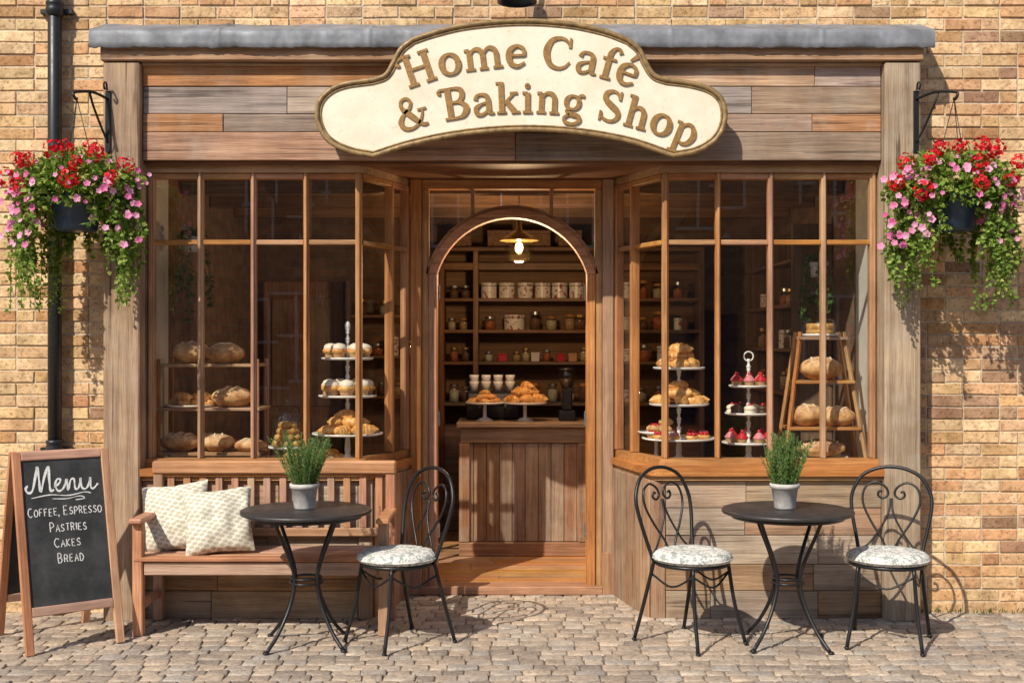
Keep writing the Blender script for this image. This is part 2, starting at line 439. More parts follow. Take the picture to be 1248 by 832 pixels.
# ------------------------------------------------------------------ building
shop=empty('bakery_shop_building')
W=MB()
def brick(x0,x1,z0,z1,mi):
    yf=.1+U(-.004,.005);gp=.0046
    x0+=gp;x1-=gp;z0+=gp;z1-=gp
    if x1-x0<.02: return
    j=lambda:U(-.0026,.0026)
    q=[(x0+j(),z0+j()),(x1+j(),z0+j()),(x1+j(),z1+j()),(x0+j(),z1+j())]
    cx,cz=(x0+x1)/2,(z0+z1)/2
    vs=[(a,.13,b) for a,b in q]+[(a,yf+.004,b) for a,b in q]+[(a-math.copysign(.004,a-cx),yf,b-math.copysign(.004,b-cz)) for a,b in q]
    fs=[]
    for k in range(2):
        for i in range(4): fs.append([k*4+i,k*4+(i+1)%4,(k+1)*4+(i+1)%4,(k+1)*4+i])
    fs.append([8,9,10,11]);W.add(vs,fs,mi)
z=-.01;row=0
while z<5.2:
    x=-7-(row%2)*.1125;alt=0
    while x<7:
        L=.225 if not (row%2==0 and alt%3==2) else .1125
        if R()<.06: L=.1125 if L>.2 else .225
        alt+=1;x0,x1=x,x+L
        segs=[(x0,x1)]
        if z+.04<3.6:
            e=2.452;segs=[]
            if x0<-e: segs.append((x0,min(x1,-e)))
            if x1>e: segs.append((max(x0,e),x1))
        for a,b in segs:
            m=(a+b)/2
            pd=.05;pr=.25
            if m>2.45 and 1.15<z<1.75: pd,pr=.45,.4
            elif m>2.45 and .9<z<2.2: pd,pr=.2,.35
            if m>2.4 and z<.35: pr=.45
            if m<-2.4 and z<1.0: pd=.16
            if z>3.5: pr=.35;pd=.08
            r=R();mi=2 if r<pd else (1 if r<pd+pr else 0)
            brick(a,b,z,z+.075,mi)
        x=x1
    z+=.075;row+=1
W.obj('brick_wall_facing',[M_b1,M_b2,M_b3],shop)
w=MB()
for sx in(-1,1):
    a,b=sorted((sx*2.452,sx*7.2));w.box(a,b,.1085,.4,-.02,3.55)
w.box(-7.2,7.2,.109,.4,3.552,5.25)
w.obj('brick_wall_core',[M_mort],shop)

p=MB()
for sx in(-1,1):
    a,b=sorted((sx*2.235,sx*2.452));p.box(a,b,-.12,.105,-.01,3.345,0,.008)
p.obj('pilasters',[M_pil],shop)
f=MB();zs=[3.345,3.21,3.044,2.935,2.762]
J=[[-.72,1.83],[-1.36,.05,1.45],[-1.746,-.12,1.815],[.02]]
for i in range(4):
    xs=[-2.232]+J[i]+[2.232]
    for a,b in zip(xs,xs[1:]):
        f.box(a+.0015,b-.0015,-.06+U(-.005,.005),-.036,zs[i+1]+.0018,zs[i]-.0018,0,.003)
f.box(-2.232,2.232,-.035,.09,2.766,3.44)
f.obj('fascia_planks',[M_fas],shop)
f=MB();f.box(-2.465,2.465,-.135,.098,3.350,3.44,0,.006);f.box(-2.232,2.232,-.085,-.037,3.332,3.349,0,.003)
f.obj('cornice_beam',[M_ris],shop)
L_=MB();prof=[(.1,3.625),(.05,3.606),(.0,3.588),(-.05,3.57),(-.10,3.551),(-.145,3.535),(-.165,3.524),(-.171,3.510),(-.172,3.485),(-.172,3.455),(-.172,3.424),(-.166,3.421),(-.138,3.442)]
nx=420;vs=[];fs=[]
for i in range(nx+1):
    x=-2.52+5.04*i/nx
    seam=max(0,1-abs(((x+2.2)%.9)-.45)/.014)*.009
    for j,(yy,zz) in enumerate(prof):
        n_=noise.noise(Vector((x*3,yy*8,3.1)))*.006+noise.noise(Vector((x*12,yy*9,zz*4)))*.005+noise.noise(Vector((x*34,yy*20,zz*20)))*.003
        dz=n_+seam
        if 8<=j<=11: dz=n_*.3+(.009*noise.noise(Vector((x*7,0,0)))+.007*noise.noise(Vector((x*30,1,0)))-.003)*(j-7)/4
        vs.append((x,yy-seam*.6+n_*(1.1 if j>5 else .4),zz+dz*(0 if j==12 else 1)))
for i in range(nx):
    for j in range(len(prof)-1):
        a=i*len(prof)+j;fs.append([a,a+len(prof),a+len(prof)+1,a+1])
L_.add(vs,fs,0,True)
L_.add([(-2.52,y_,z_) for y_,z_ in prof],[list(range(len(prof)))]);L_.add([(2.52,y_,z_) for y_,z_ in prof],[list(range(len(prof)))[::-1]])
L_.obj('lead_flashing',[M_lead],shop)

s_=MB();s_.box(-2.234,2.234,-.034,.76,2.745,2.765);s_.obj('soffit',[M_dark],shop)
r_=MB()
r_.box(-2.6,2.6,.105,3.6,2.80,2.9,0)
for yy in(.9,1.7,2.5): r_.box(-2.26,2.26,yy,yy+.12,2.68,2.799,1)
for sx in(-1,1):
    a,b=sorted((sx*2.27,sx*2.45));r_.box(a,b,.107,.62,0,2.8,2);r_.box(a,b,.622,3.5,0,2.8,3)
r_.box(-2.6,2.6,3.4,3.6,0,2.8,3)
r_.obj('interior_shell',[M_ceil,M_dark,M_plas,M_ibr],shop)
fl=MB();yy=.70
while yy<3.4:
    xx=-2.27-U(0,.5)
    while xx<2.27:
        l=U(.8,1.6);fl.box(max(-2.27,xx),min(2.27,xx+l)-.002,yy,yy+.108,.0,.05,0,.002);xx+=l
    yy+=.11
fl.obj('interior_floor',[M_floor],shop)

# risers / sills / windows
for sx in(-1,1):
    F=lambda P:[(sx*a,b) for a,b in P]
    w=MB()
    w.prism(F([(2.234,-.03),(.875,-.03),(.70,.68),(2.234,.68)]),-.01,.84)
    zz=-.005
    rows=[.17,.16,.175,.165,.165]
    for h in rows:
        js=sorted([.93]+([U(1.3,1.9)] if R()<.8 else [1.2,1.85])+[2.233])
        for a,b in zip(js,js[1:]):
            q=sorted((sx*(a+.0015),sx*(b-.0015)))
            w.box(q[0],q[1],-.06+U(-.004,.004),-.031,zz+.002,zz+h-.002,1,.003)
        zz+=h
    q=sorted((sx*.842,sx*.928));w.box(q[0],q[1],-.066,-.02,-.005,.832,2,.005)
    P0=Vector((.85,-.045));P1=Vector((.668,.68));d=(P1-P0);Ln=d.length
    ang=math.atan2(d.y,d.x)
    nb=5
    for k in range(nb):
        Mx=TR(sx*P0.x,P0.y,0)@RZ(ang if sx>0 else math.pi-ang)
        a=Ln*k/nb;b=Ln*(k+1)/nb
        if sx>0: w.box(a+.002,b-.002,-.005,.02+U(-.003,.003),-.005,.832,2,.003,Mx)
        else: w.box(a+.002,b-.002,-.02+U(-.003,.003),.005,-.005,.832,2,.003,Mx)
    w.obj('window_riser',[M_dark,M_ris,M_risv],shop)
    w=MB()
    co=[(.90,-.115),(.865,-.108),(.838,-.09),(.822,-.06)]
    w.prism(F([(2.234,-.115)]+co+[(.648,.655),(.76,.655),(.98,.1),(2.234,.1)]),.862,.905)
    co=[(a+.02,b+.02) for a,b in co]
    w.prism(F([(2.234,-.09)]+co+[(.668,.652),(.74,.652),(.98,.09),(2.234,.09)]),.834,.861)
    w.prism(F([(2.234,.0)]+[(.93,.0),(.90,.02)]+[(.682,.650),(.73,.65),(.97,.085),(2.234,.085)]),.9055,.955)
    w.obj('window_sill',[M_oakx],shop)
    w=MB()
    G0=Vector((.94,.06));G1=Vector((.70,.66));d=G1-G0;GL=d.length;ga=math.atan2(d.y,d.x)
    Mx=TR(sx*G0.x,G0.y,0)@RZ(ga if sx>0 else math.pi-ga)
    for xm,wd in((1.262,.015),(1.585,.015),(1.91,.015),(.94,.019),(2.212,.02)):
        w.box(sx*xm-wd,sx*xm+wd,.03,.092,.956,2.70,0,.005)
        w.box(sx*xm-wd*.45,sx*xm+wd*.45,.018,.029,.956,2.70,0,.002)
    for t in(.62,.965):
        tt=t*GL
        w.box(tt-.015,tt+.015,-.03,.03,.956,2.70,0,.005,Mx)
    xs=[.94,1.262,1.585,1.91,2.212]
    for a,b in zip(xs,xs[1:]):
        q=sorted((sx*(a+.014),sx*(b-.014)))
        w.box(q[0],q[1],.038,.084,2.262,2.292,1,.004)
        w.box(q[0],q[1],.034,.088,2.665,2.70,1,.004)
    for a,b in((.02,.60),(.64,.945)):
        w.box(a*GL,b*GL,-.024,.024,2.262,2.292,1,.004,Mx);w.box(a*GL,b*GL,-.027,.027,2.665,2.70,1,.004,Mx)
    w.prism(F([(2.234,.015),(.93,.015),(.905,.035),(.68,.655),(.74,.655),(.97,.11),(2.234,.11)]),2.701,2.744,1)
    w.obj('window_frame',[M_oakz,M_oakx],shop)
    # individual panes, each set very slightly off true like old glazing
    w=MB()
    xs=[.94,1.262,1.585,1.91,2.23]
    for a,b in zip(xs,xs[1:]):
        for z0,z1 in((.95,2.277),(2.277,2.7)):
            o=[U(-.0025,.0025) for _ in range(4)]
            w.add([(sx*a,.062+o[0],z0),(sx*b,.062+o[1],z0),(sx*b,.062+o[2],z1),(sx*a,.062+o[3],z1)],[(0,1,2,3)])
    w.add([(sx*.94,.062,.95),(sx*.70,.66,.95),(sx*.70,.66,2.7),(sx*.94,.062,2.7)],[(0,1,2,3)])
    w.obj('window_glass',[M_glass],shop)
    w=MB();w.prism(F([(2.265,.11),(1.0,.11),(.78,.68),(2.265,.68)]),.85,.90)
    w.prism(F([(2.265,.66),(.78,.66),(.78,.68),(2.265,.68)]),.051,.849)
    w.obj('display_platform',[M_cntx],shop)

# door surround
d_=MB()
for sx in(-1,1):
    q=sorted((sx*.60,sx*.672));d_.box(q[0],q[1],.62,.74,.0,2.744,0,.006)
    q=sorted((sx*.552,sx*.598));d_.box(q[0],q[1],.66,.74,.0,2.68,0,.004)
    q=sorted((sx*.498,sx*.5515));d_.box(q[0],q[1],.645,.755,.0,2.12,0,.004)
    q=sorted((sx*.595,sx*.68));d_.box(q[0],q[1],.605,.619,.0,.28,0,.004)
    q=sorted((sx*.262-.012,sx*.262+.012));d_.box(q[0],q[1],.675,.725,2.44,2.68,0,.003)
d_.box(-.598,.598,.65,.745,2.681,2.744,1,.005)
def arc(hw,rise,z0,n=28):
    Rr=(hw*hw+rise*rise)/(2*rise);c0=z0+rise-Rr;a0=math.asin(min(1,hw/Rr))
    if rise>hw: a0=math.pi-a0
    return [(Rr*math.sin(-a0+2*a0*k/n),c0+Rr*math.cos(-a0+2*a0*k/n)) for k in range(n+1)]
for (h1,r1,h2,r2,y0,y1) in((.498,.37,.552,.43,.645,.755),(.552,.43,.574,.455,.66,.74)):
    I=arc(h1,r1,2.12);O=arc(h2,r2,2.12);n=len(I)
    vs=[(a,y0,b) for a,b in I]+[(a,y0,b) for a,b in O]+[(a,y1,b) for a,b in I]+[(a,y1,b) for a,b in O]
    fs=[]
    for k in range(n-1):
        fs+= [[k,k+1,n+k+1,n+k],[2*n+k,3*n+k,3*n+k+1,2*n+k+1],[k,2*n+k,2*n+k+1,k+1],[n+k,n+k+1,3*n+k+1,3*n+k]]
    d_.add(vs,fs,1)
d_.box(-.60,.60,.60,.76,.0,.056,1,.006)
d_.obj('door_frame',[M_oakz,M_oakx],shop)
O=arc(.56,.44,2.12)
dg=MB();dg.add([(a,.70,b) for a,b in O]+[(.598,.70,2.12),(.598,.70,2.68),(-.598,.70,2.68),(-.598,.70,2.12)],[list(range(len(O)+4))])
dg.obj('fanlight_glass',[M_glass],shop)
dl=MB()
for sx,an in((1,math.radians(80)),(-1,math.radians(100))):
    Mx=TR(sx*.515,.775,0)@RZ(an);wd=.49
    for a,b,z0,z1 in((0,.08,.06,2.2),(wd-.08,wd,.06,2.2),(.082,wd-.082,.06,.30),(.082,wd-.082,.85,.95),(.082,wd-.082,2.08,2.2)):
        dl.box(a,b,-.02,.02,z0,z1,0,.004,Mx)
    dl.box(.083,wd-.083,-.008,.008,.305,.845,0,0,Mx)
    dl.box(.083,wd-.083,-.003,.003,.955,2.075,1,0,Mx)
    for z0 in(.35,1.1,1.95):
        dl.box(-.006,.012,-.03,.03,z0,z0+.1,2,.002,Mx)
dl.obj('door_leaves',[M_oakz,M_glass,M_steel],shop)

# ------------------------------------------------------------------ drainpipe / lamp over sign
dp=MB();X=-2.80;Y=.035
dp.lathe([(.0,0),(.041,0),(.041,5.2),(0,5.2)],(X,Y,.02),20)
for z0 in(.98,3.66): dp.lathe([(.041,0),(.053,.005),(.053,.045),(.047,.06),(.053,.07),(.053,.085),(.041,.09)],(X,Y,z0),20)
for z0 in(.99,3.68):
    dp.box(X-.10,X+.10,.06,.098,z0,z0+.03,0,.004)
dp.obj('drainpipe',[M_pipe])
wl=MB();wl.lathe([(.0,.25),(.035,.24),(.045,.12),(.115,.03),(.12,.0),(.108,.0),(.09,.03),(.03,.1),(0,.1)],(.03,-.12,3.70),24)
wl.tube(cat([(.03,-.12,3.93),(.03,-.12,4.05),(.03,-.03,4.1),(.03,.1,4.08)],5),.012);wl.lathe([(0,0),(.06,0),(.06,.02),(0,.02)],(0,0,0),16,M=TR(.03,.1,4.08)@Matrix.Rotation(math.pi/2,4,'X'))
wl.obj('wall_lamp',[M_iron])

# ------------------------------------------------------------------ shop sign
yf=-.235;SC=1480/(7.4+yf)
def S(px,py): return ((px-624)/SC,1.67-(py-416)/SC)
secs=[[(455,190),(500,176),(560,164),(630,158),(700,161),(765,172),(820,190)],
[(820,190),(850,184),(873,169),(883,148),(881,125),(867,110),(842,102),(812,98)],
[(812,98),(797,92),(787,77),(779,61),(765,49)],
[(765,49),(735,38),(690,29),(632,26),(570,31),(530,40),(503,49)],
[(503,49),(489,60),(480,76),(470,92),(454,98)],
[(454,98),(420,103),(400,112),(388,128),(388,150),(400,171),(425,184),(455,190)]]
out=[]
for s in secs:
    pp=cat([(*a,0) for a in s],7);out+=[(q.x,q.y) for q in pp[:-1]]
OW=[S(*q) for q in out]
sg=MB();n=len(OW)
yb=yf+.06
sg.add([(a,yf,b) for a,b in OW],[list(range(n))[::-1]],0)
sg.add([(a,yb,b) for a,b in OW],[list(range(n))],1)
sg.add([(a,yf,b) for a,b in OW]+[(a,yb,b) for a,b in OW],[[k,(k+1)%n,n+(k+1)%n,n+k] for k in range(n)],1)
sign=sg.obj('shop_sign',[M_cream,M_rim])
rm=MB();rm.tube([(a,yf-.004,b) for a,b in OW],.015,10,0,True)
def inset(P,d):
    o=[];n=len(P)
    for i in range(n):
        a=Vector(P[i-2]);b=Vector(P[(i+2)%n]);t=(b-a).normalized();o.append((P[i][0]+(-t.y)*d,P[i][1]+t.x*d))
    return o
A=sum(OW[i][0]*OW[(i+1)%n][1]-OW[(i+1)%n][0]*OW[i][1] for i in range(n))
IN=inset(OW,.022 if A>0 else -.022)
rm.tube([(a,yf-.002,b) for a,b in IN],.006,8,0,True)
for x_ in(-.6,.5): rm.box(x_,x_+.1,yb,-.066,2.98,3.02)
rm.obj('rim',[M_rim],sign)

# lettering
st_=.125;th=.055
def serif(x,y,w=.25): return (0,[(x-w/2,y,.05),(x+w/2,y,.05)])
def ell(cx,cy,rx,ry,wt,wn,n=24):
    P=[]
    for k in range(n+1):
        a=2*math.pi*k/n;P.append((cx+rx*math.cos(a),cy+ry*math.sin(a),wn+(wt-wn)*abs(math.cos(a))**1.5))
    return (0,P)
GL_={
'H':(.82,[(0,[(.2,0,st_),(.2,.72,st_)]),(0,[(.62,0,st_),(.62,.72,st_)]),(0,[(.2,.37,th),(.62,.37,th)]),serif(.2,.025),serif(.62,.025),serif(.62,.695),(1,[(.32,.695,.05),(.12,.70,.06),(-.02,.66,.07),(-.03,.56,.06),(.04,.54,.05)])]),
'o':(.56,[ell(.28,.25,.19,.225,st_,.055)]),
'm':(.94,[(0,[(.16,0,.11),(.16,.46,.11)]),serif(.16,.02,.22),(0,[(.05,.46,.05),(.16,.46,.06)]),
   (1,[(.17,.36,.05),(.26,.46,.06),(.37,.46,.09),(.45,.37,.11),(.46,.2,.11),(.46,0,.11)]),serif(.46,.02,.2),
   (1,[(.48,.36,.05),(.57,.46,.06),(.68,.46,.09),(.76,.37,.11),(.77,.2,.11),(.77,0,.11)]),serif(.78,.02,.22)]),
'n':(.62,[(0,[(.16,0,.11),(.16,.46,.11)]),serif(.16,.02,.22),(0,[(.05,.46,.05),(.16,.46,.06)]),
   (1,[(.17,.36,.05),(.26,.46,.06),(.37,.46,.09),(.45,.37,.11),(.46,.2,.11),(.46,0,.11)]),serif(.46,.02,.22)]),
'h':(.62,[(0,[(.16,0,.11),(.16,.72,.11)]),serif(.16,.02,.22),(0,[(.04,.70,.05),(.17,.70,.05)]),
   (1,[(.17,.36,.05),(.26,.46,.06),(.37,.46,.09),(.45,.37,.11),(.46,.2,.11),(.46,0,.11)]),serif(.46,.02,.22)]),
'e':(.52,[(0,[(.09,.26,.05),(.44,.26,.05)]),(1,[(.44,.25,.07),(.42,.40,.08),(.28,.475,.06),(.13,.40,.10),(.09,.25,.13),(.13,.09,.11),(.28,.02,.07),(.45,.10,.04)])]),
'C':(.74,[(1,[(.62,.56,.06),(.52,.67,.06),(.38,.70,.07),(.20,.62,.10),(.11,.37,.14),(.20,.11,.11),(.38,.02,.07),(.54,.06,.05),(.65,.18,.04)]),(0,[(.63,.72,.045),(.63,.5,.06)])]),
'a':(.55,[(1,[(.12,.36,.09),(.16,.45,.06),(.28,.475,.06),(.38,.43,.09),(.41,.34,.11),(.41,.1,.11),(.44,.03,.06),(.53,.03,.04)]),(1,[(.40,.29,.04),(.24,.25,.05),(.12,.17,.09),(.13,.05,.09),(.24,.015,.06),(.40,.1,.04)])]),
'f':(.40,[(1,[(.43,.63,.09),(.38,.71,.06),(.28,.71,.06),(.2,.60,.10),(.19,.45,.11),(.19,0,.11)]),(0,[(.05,.455,.05),(.36,.455,.05)]),serif(.2,.02,.24)]),
'&':(.78,[(1,[(.70,.03,.05),(.56,.06,.08),(.36,.30,.12),(.20,.50,.09),(.21,.66,.06),(.33,.71,.06),(.42,.62,.07),(.37,.48,.06),(.20,.36,.06),(.09,.20,.11),(.15,.05,.09),(.32,.01,.06),(.50,.09,.05),(.61,.26,.05),(.64,.38,.05)]),(0,[(.53,.39,.045),(.74,.39,.045)])]),
'B':(.68,[(0,[(.2,0,st_),(.2,.72,st_)]),(1,[(.04,.60,.05),(-.02,.64,.06),(.04,.70,.05),(.2,.70,.05),(.40,.695,.06),(.52,.62,.11),(.50,.46,.10),(.38,.385,.05),(.2,.38,.05)]),(1,[(.3,.382,.05),(.46,.36,.07),(.58,.22,.13),(.50,.07,.10),(.36,.02,.05),(.06,.02,.05)])]),
'k':(.60,[(0,[(.16,0,.11),(.16,.72,.11)]),serif(.16,.02,.22),(0,[(.04,.70,.05),(.17,.70,.05)]),(0,[(.17,.18,.05),(.45,.45,.05)]),serif(.45,.46,.18),(0,[(.26,.29,.10),(.47,.02,.12)]),serif(.48,.02,.2)]),
'i':(.32,[(0,[(.16,0,.11),(.16,.46,.11)]),serif(.16,.02,.22),(0,[(.04,.46,.05),(.16,.46,.05)]),ell(.155,.62,.03,.03,.065,.065,12)]),
'g':(.56,[ell(.25,.30,.15,.155,.10,.05),(1,[(.35,.42,.05),(.44,.48,.06),(.51,.46,.06)]),(1,[(.20,.16,.05),(.13,.09,.07),(.24,.03,.09),(.40,.0,.09),(.44,-.10,.08),(.30,-.19,.06),(.12,-.16,.07),(.09,-.06,.06),(.2,.02,.05)])]),
'S':(.60,[(1,[(.46,.54,.05),(.40,.66,.06),(.28,.705,.06),(.14,.64,.10),(.13,.50,.11),(.28,.38,.13),(.44,.27,.12),(.48,.15,.10),(.40,.04,.07),(.26,.015,.06),(.12,.08,.06),(.08,.2,.05)]),(0,[(.47,.72,.045),(.47,.52,.05)]),(0,[(.07,.22,.05),(.07,0,.045)])]),
'p':(.62,[(0,[(.16,-.22,.11),(.16,.46,.11)]),serif(.16,-.21,.24),(0,[(.04,.46,.05),(.16,.46,.05)]),(1,[(.17,.36,.05),(.28,.47,.06),(.42,.44,.09),(.50,.25,.12),(.42,.06,.09),(.28,.01,.06),(.17,.10,.05)])]),
' ':(.28,[])}
GL_['é']=(.52,GL_['e'][1]+[(0,[(.24,.55,.05),(.36,.70,.10)])])
def stroke(mb,P,yfront,depth,mi=0):
    n=len(P);Lf=[];Rt=[]
    for i in range(n):
        a=Vector(P[max(0,i-1)][:2]);b=Vector(P[min(n-1,i+1)][:2]);t=(b-a)
        t=t.normalized() if t.length>1e-9 else Vector((1,0))
        w=P[i][2]/2;Lf.append((P[i][0]-t.y*w,P[i][1]+t.x*w));Rt.append((P[i][0]+t.y*w,P[i][1]-t.x*w))
    vs=[(a,yfront,b) for a,b in Lf]+[(a,yfront,b) for a,b in Rt]+[(a,yfront+depth,b) for a,b in Lf]+[(a,yfront+depth,b) for a,b in Rt]
    fs=[]
    for k in range(n-1):
        fs.append([k,n+k,n+k+1,k+1]);fs.append([k,k+1,2*n+k+1,2*n+k]);fs.append([n+k,3*n+k,3*n+k+1,n+k+1])
    fs.append([0,2*n,3*n,n]);fs.append([n-1,2*n-1,4*n-1,3*n-1])
    mb.add(vs,fs,mi)
cnt=[0]
def arctext(mb,txt,cx,ytop,Rr,em,length,mid):
    adv=sum(GL_[ch][0] for ch in txt)*em;k=length/adv
    s=-length/2
    for ch in txt:
        a,sts=GL_[ch];aw=a*em*k
        th_=(s+aw/2+mid)/Rr
        ox,oy=cx+Rr*math.sin(th_),ytop+Rr-Rr*math.cos(th_)
        for (sm,P) in sts:
            if sm: P=[tuple(q) for q in cat(P,6)]
            Q=[]
            for x,y,wd in P:
                lx=(x-a/2)*em*min(1.0,k+.02);ly=y*em
                gx=ox+lx*math.cos(th_)+ly*math.sin(th_);gy=oy+lx*math.sin(th_)-ly*math.cos(th_)
                X,Z=S(gx,gy);Q.append((X,Z,wd*em/SC*1.12))
            cnt[0]+=1
            stroke(mb,Q,yf-.009-.00035*(cnt[0]%9),.0092,0)
        s+=aw
tx=MB()
arctext(tx,'Home Café',636,82,370,54,284,-2)
arctext(tx,'& Baking Shop',640,138,500,53,366,28)
tx.obj('lettering',[M_gold],sign)

# ------------------------------------------------------------------ bench
bn=MB();X0,X1=-2.15,-.70
for k in range(5): 
    y0=-.535+k*.086;bn.box(X0+.01,X1-.01,y0,y0+.076,.425,.449,0,.004)
bn.box(X0+.06,X1-.06,-.515,-.49,.345,.42,0,.004)
bn.box(X0+.06,X1-.06,-.115,-.09,.345,.42,0,.004)
for x in(X0,X1-.058):
    bn.box(x,x+.058,-.53,-.472,0,.64,1,.006);bn.box(x,x+.058,-.125,-.067,0,.90,1,.006)
    bn.box(x+.015,x+.043,-.471,-.126,.14,.19,1,.004);bn.box(x+.015,x+.043,-.471,-.126,.345,.42,1,.004)
    bn.box(x-.008,x+.068,-.575,-.10,.641,.672,0,.008)
bn.box(X0+.059,X1-.059,-.108,-.08,.50,.55,0,.004)
bn.box(X0-.005,X1+.005,-.135,-.07,.875,.955,0,.01)
ns=14
for k in range(ns):
    x=X0+.10+(X1-X0-.2)*k/(ns-1);bn.box(x-.021,x+.021,-.103,-.086,.551,.874,1,.003)
bn.obj('wooden_bench',[M_bench,M_benchz])
def pillow(M,s=.205,t=.085,name='throw_pillow'):
    mb=MB();n=30;vs=[];fs=[]
    for side in(1,-1):
        for i in range(n+1):
            for j in range(n+1):
                u=-1+2*i/n;v=-1+2*j/n
                e=max(0,(1-u*u)*(1-v*v))**.42
                pin=1-.09*(1-abs(v))*(abs(u)**4);pin2=1-.09*(1-abs(u))*(abs(v)**4)
                wr=noise.noise(Vector((u*2.2,v*2.2,side+M[0][3]*5)))*.02+noise.noise(Vector((u*6,v*3,side+M[0][3]*9)))*.006
                vs.append((u*s*pin,side*(t*e+ (wr if e>.2 else 0)),v*s*pin2))
    for sd in range(2):
        o=sd*(n+1)**2
        for i in range(n):
            for j in range(n):
                q=[o+i*(n+1)+j,o+(i+1)*(n+1)+j,o+(i+1)*(n+1)+j+1,o+i*(n+1)+j+1]
                fs.append(q if sd else q[::-1])
    mb.add(vs,fs,0,True)
    return mb.obj(name,[M_pillow],None,M)
pillow(TR(-1.985,-.25,.635)@RZ(math.radians(-8))@Matrix.Rotation(math.radians(-18),4,'X')@Matrix.Rotation(math.radians(-8),4,'Y'))
pillow(TR(-1.70,-.36,.63)@RZ(math.radians(8))@Matrix.Rotation(math.radians(-24),4,'X')@Matrix.Rotation(math.radians(-5),4,'Y'),.195)

# ------------------------------------------------------------------ bistro tables, chairs
def table(x,y,rot):
    mb=MB()
    mb.lathe([(0,.722),(.345,.722),(.357,.726),(.360,.735),(.357,.744),(.350,.747),(0,.747)],(0,0,0),64,0)
    mb.lathe([(.30,.700),(.306,.700),(.306,.721),(.30,.721)],(0,0,0),48,1)
    for k in range(4):
        a=math.pi/4+k*math.pi/2
        P=cat([(r*math.cos(a),r*math.sin(a),z) for r,z in((.235,.715),(.19,.62),(.115,.47),(.085,.36),(.12,.23),(.20,.10),(.285,.012))],6)
        mb.tube(P,.0105,8,1)
        mb.blob((.29*math.cos(a),.29*math.sin(a),.010),(.018,.018,.010),None,10,6,1)
    for z,r in((.37,.083),(.345,.088)):
        mb.tube([(r*math.cos(2*math.pi*k/24),r*math.sin(2*math.pi*k/24),z) for k in range(24)],.007,6,1,True)
    return mb.obj('bistro_table',[M_tabtop,M_iron],None,TR(x,y,0)@RZ(rot))
table(-1.136,-.70,math.radians(8));table(1.52,-.70,math.radians(-6))
def chair(x,y,phi):
    mb=MB()
    hp=[(-.165,.135,.45),(-.185,.165,.55),(-.215,.20,.70),(-.215,.225,.80),(-.165,.245,.895),(-.085,.255,.94),(0,.258,.953)]
    hp=hp+[(-a,b,c) for a,b,c in hp[-2::-1]]
    hoop=cat(hp,6)
    fullp=cat([(-.205,.245,.012),(-.185,.19,.22),(-.165,.135,.45)],6)[:-1]+hoop+cat([(.165,.135,.45),(.185,.19,.22),(.205,.245,.012)],6)[1:]
    mb.tube(fullp,.0105,8,0)
    for s in(-1,1):
        P=cat([(s*.01,.15,.465),(s*.045,.162,.55),(s*.11,.187,.65),(s*.155,.212,.75),(s*.145,.232,.83),(s*.09,.243,.865),(s*.035,.24,.84),(s*.018,.235,.80),(s*.045,.228,.775),(s*.072,.23,.79),(s*.066,.232,.815),(s*.05,.232,.81)],6)
        mb.tube(P,.0068,7,0)
        P=cat([(s*.16,.145,.49),(s*.11,.16,.53),(s*.05,.18,.62),(s*.012,.2,.70),(s*.004,.225,.775)],6)
        mb.tube(P,.006,7,0)
    for s in(-1,1):
        P=cat([(s*.145,-.135,.445),(s*.165,-.165,.22),(s*.195,-.215,.012)],6);mb.tube(P,.0105,8,0)
        mb.blob((s*.196,-.217,.009),(.015,.015,.009),None,8,5,0);mb.blob((s*.206,.246,.009),(.015,.015,.009),None,8,5,0)
        mb.tube(cat([(s*.15,-.14,.40),(s*.165,0,.33),(s*.165,.15,.38)],5),.006,6,0)
    mb.tube(cat([(-.15,-.14,.40),(0,-.155,.33),(.15,-.14,.40)],5),.006,6,0)
    mb.tube([(.2*math.cos(2*math.pi*k/32),.196*math.sin(2*math.pi*k/32),.445) for k in range(32)],.0105,8,0,True)
    mb.lathe([(0,.447),(.195,.447),(.195,.452),(0,.452)],(0,0,0),32,0)
    prof=[(0,.454),(.19,.454),(.212,.460),(.221,.474),(.219,.492),(.20,.508),(.165,.517),(.09,.521),(.04,.517),(0,.513)]
    mb.lathe(prof,(0,0,0),40,1)
    mb.tube([(.221*math.cos(2*math.pi*k/40),.221*math.sin(2*math.pi*k/40),.476) for k in range(40)],.0045,6,1,True)
    return mb.obj('bistro_chair',[M_iron,M_cush],None,TR(x,y,0)@RZ(-phi))
chair(-.638,-.66,math.radians(50));chair(1.0,-.66,math.radians(-40));chair(2.08,-.68,math.radians(22))

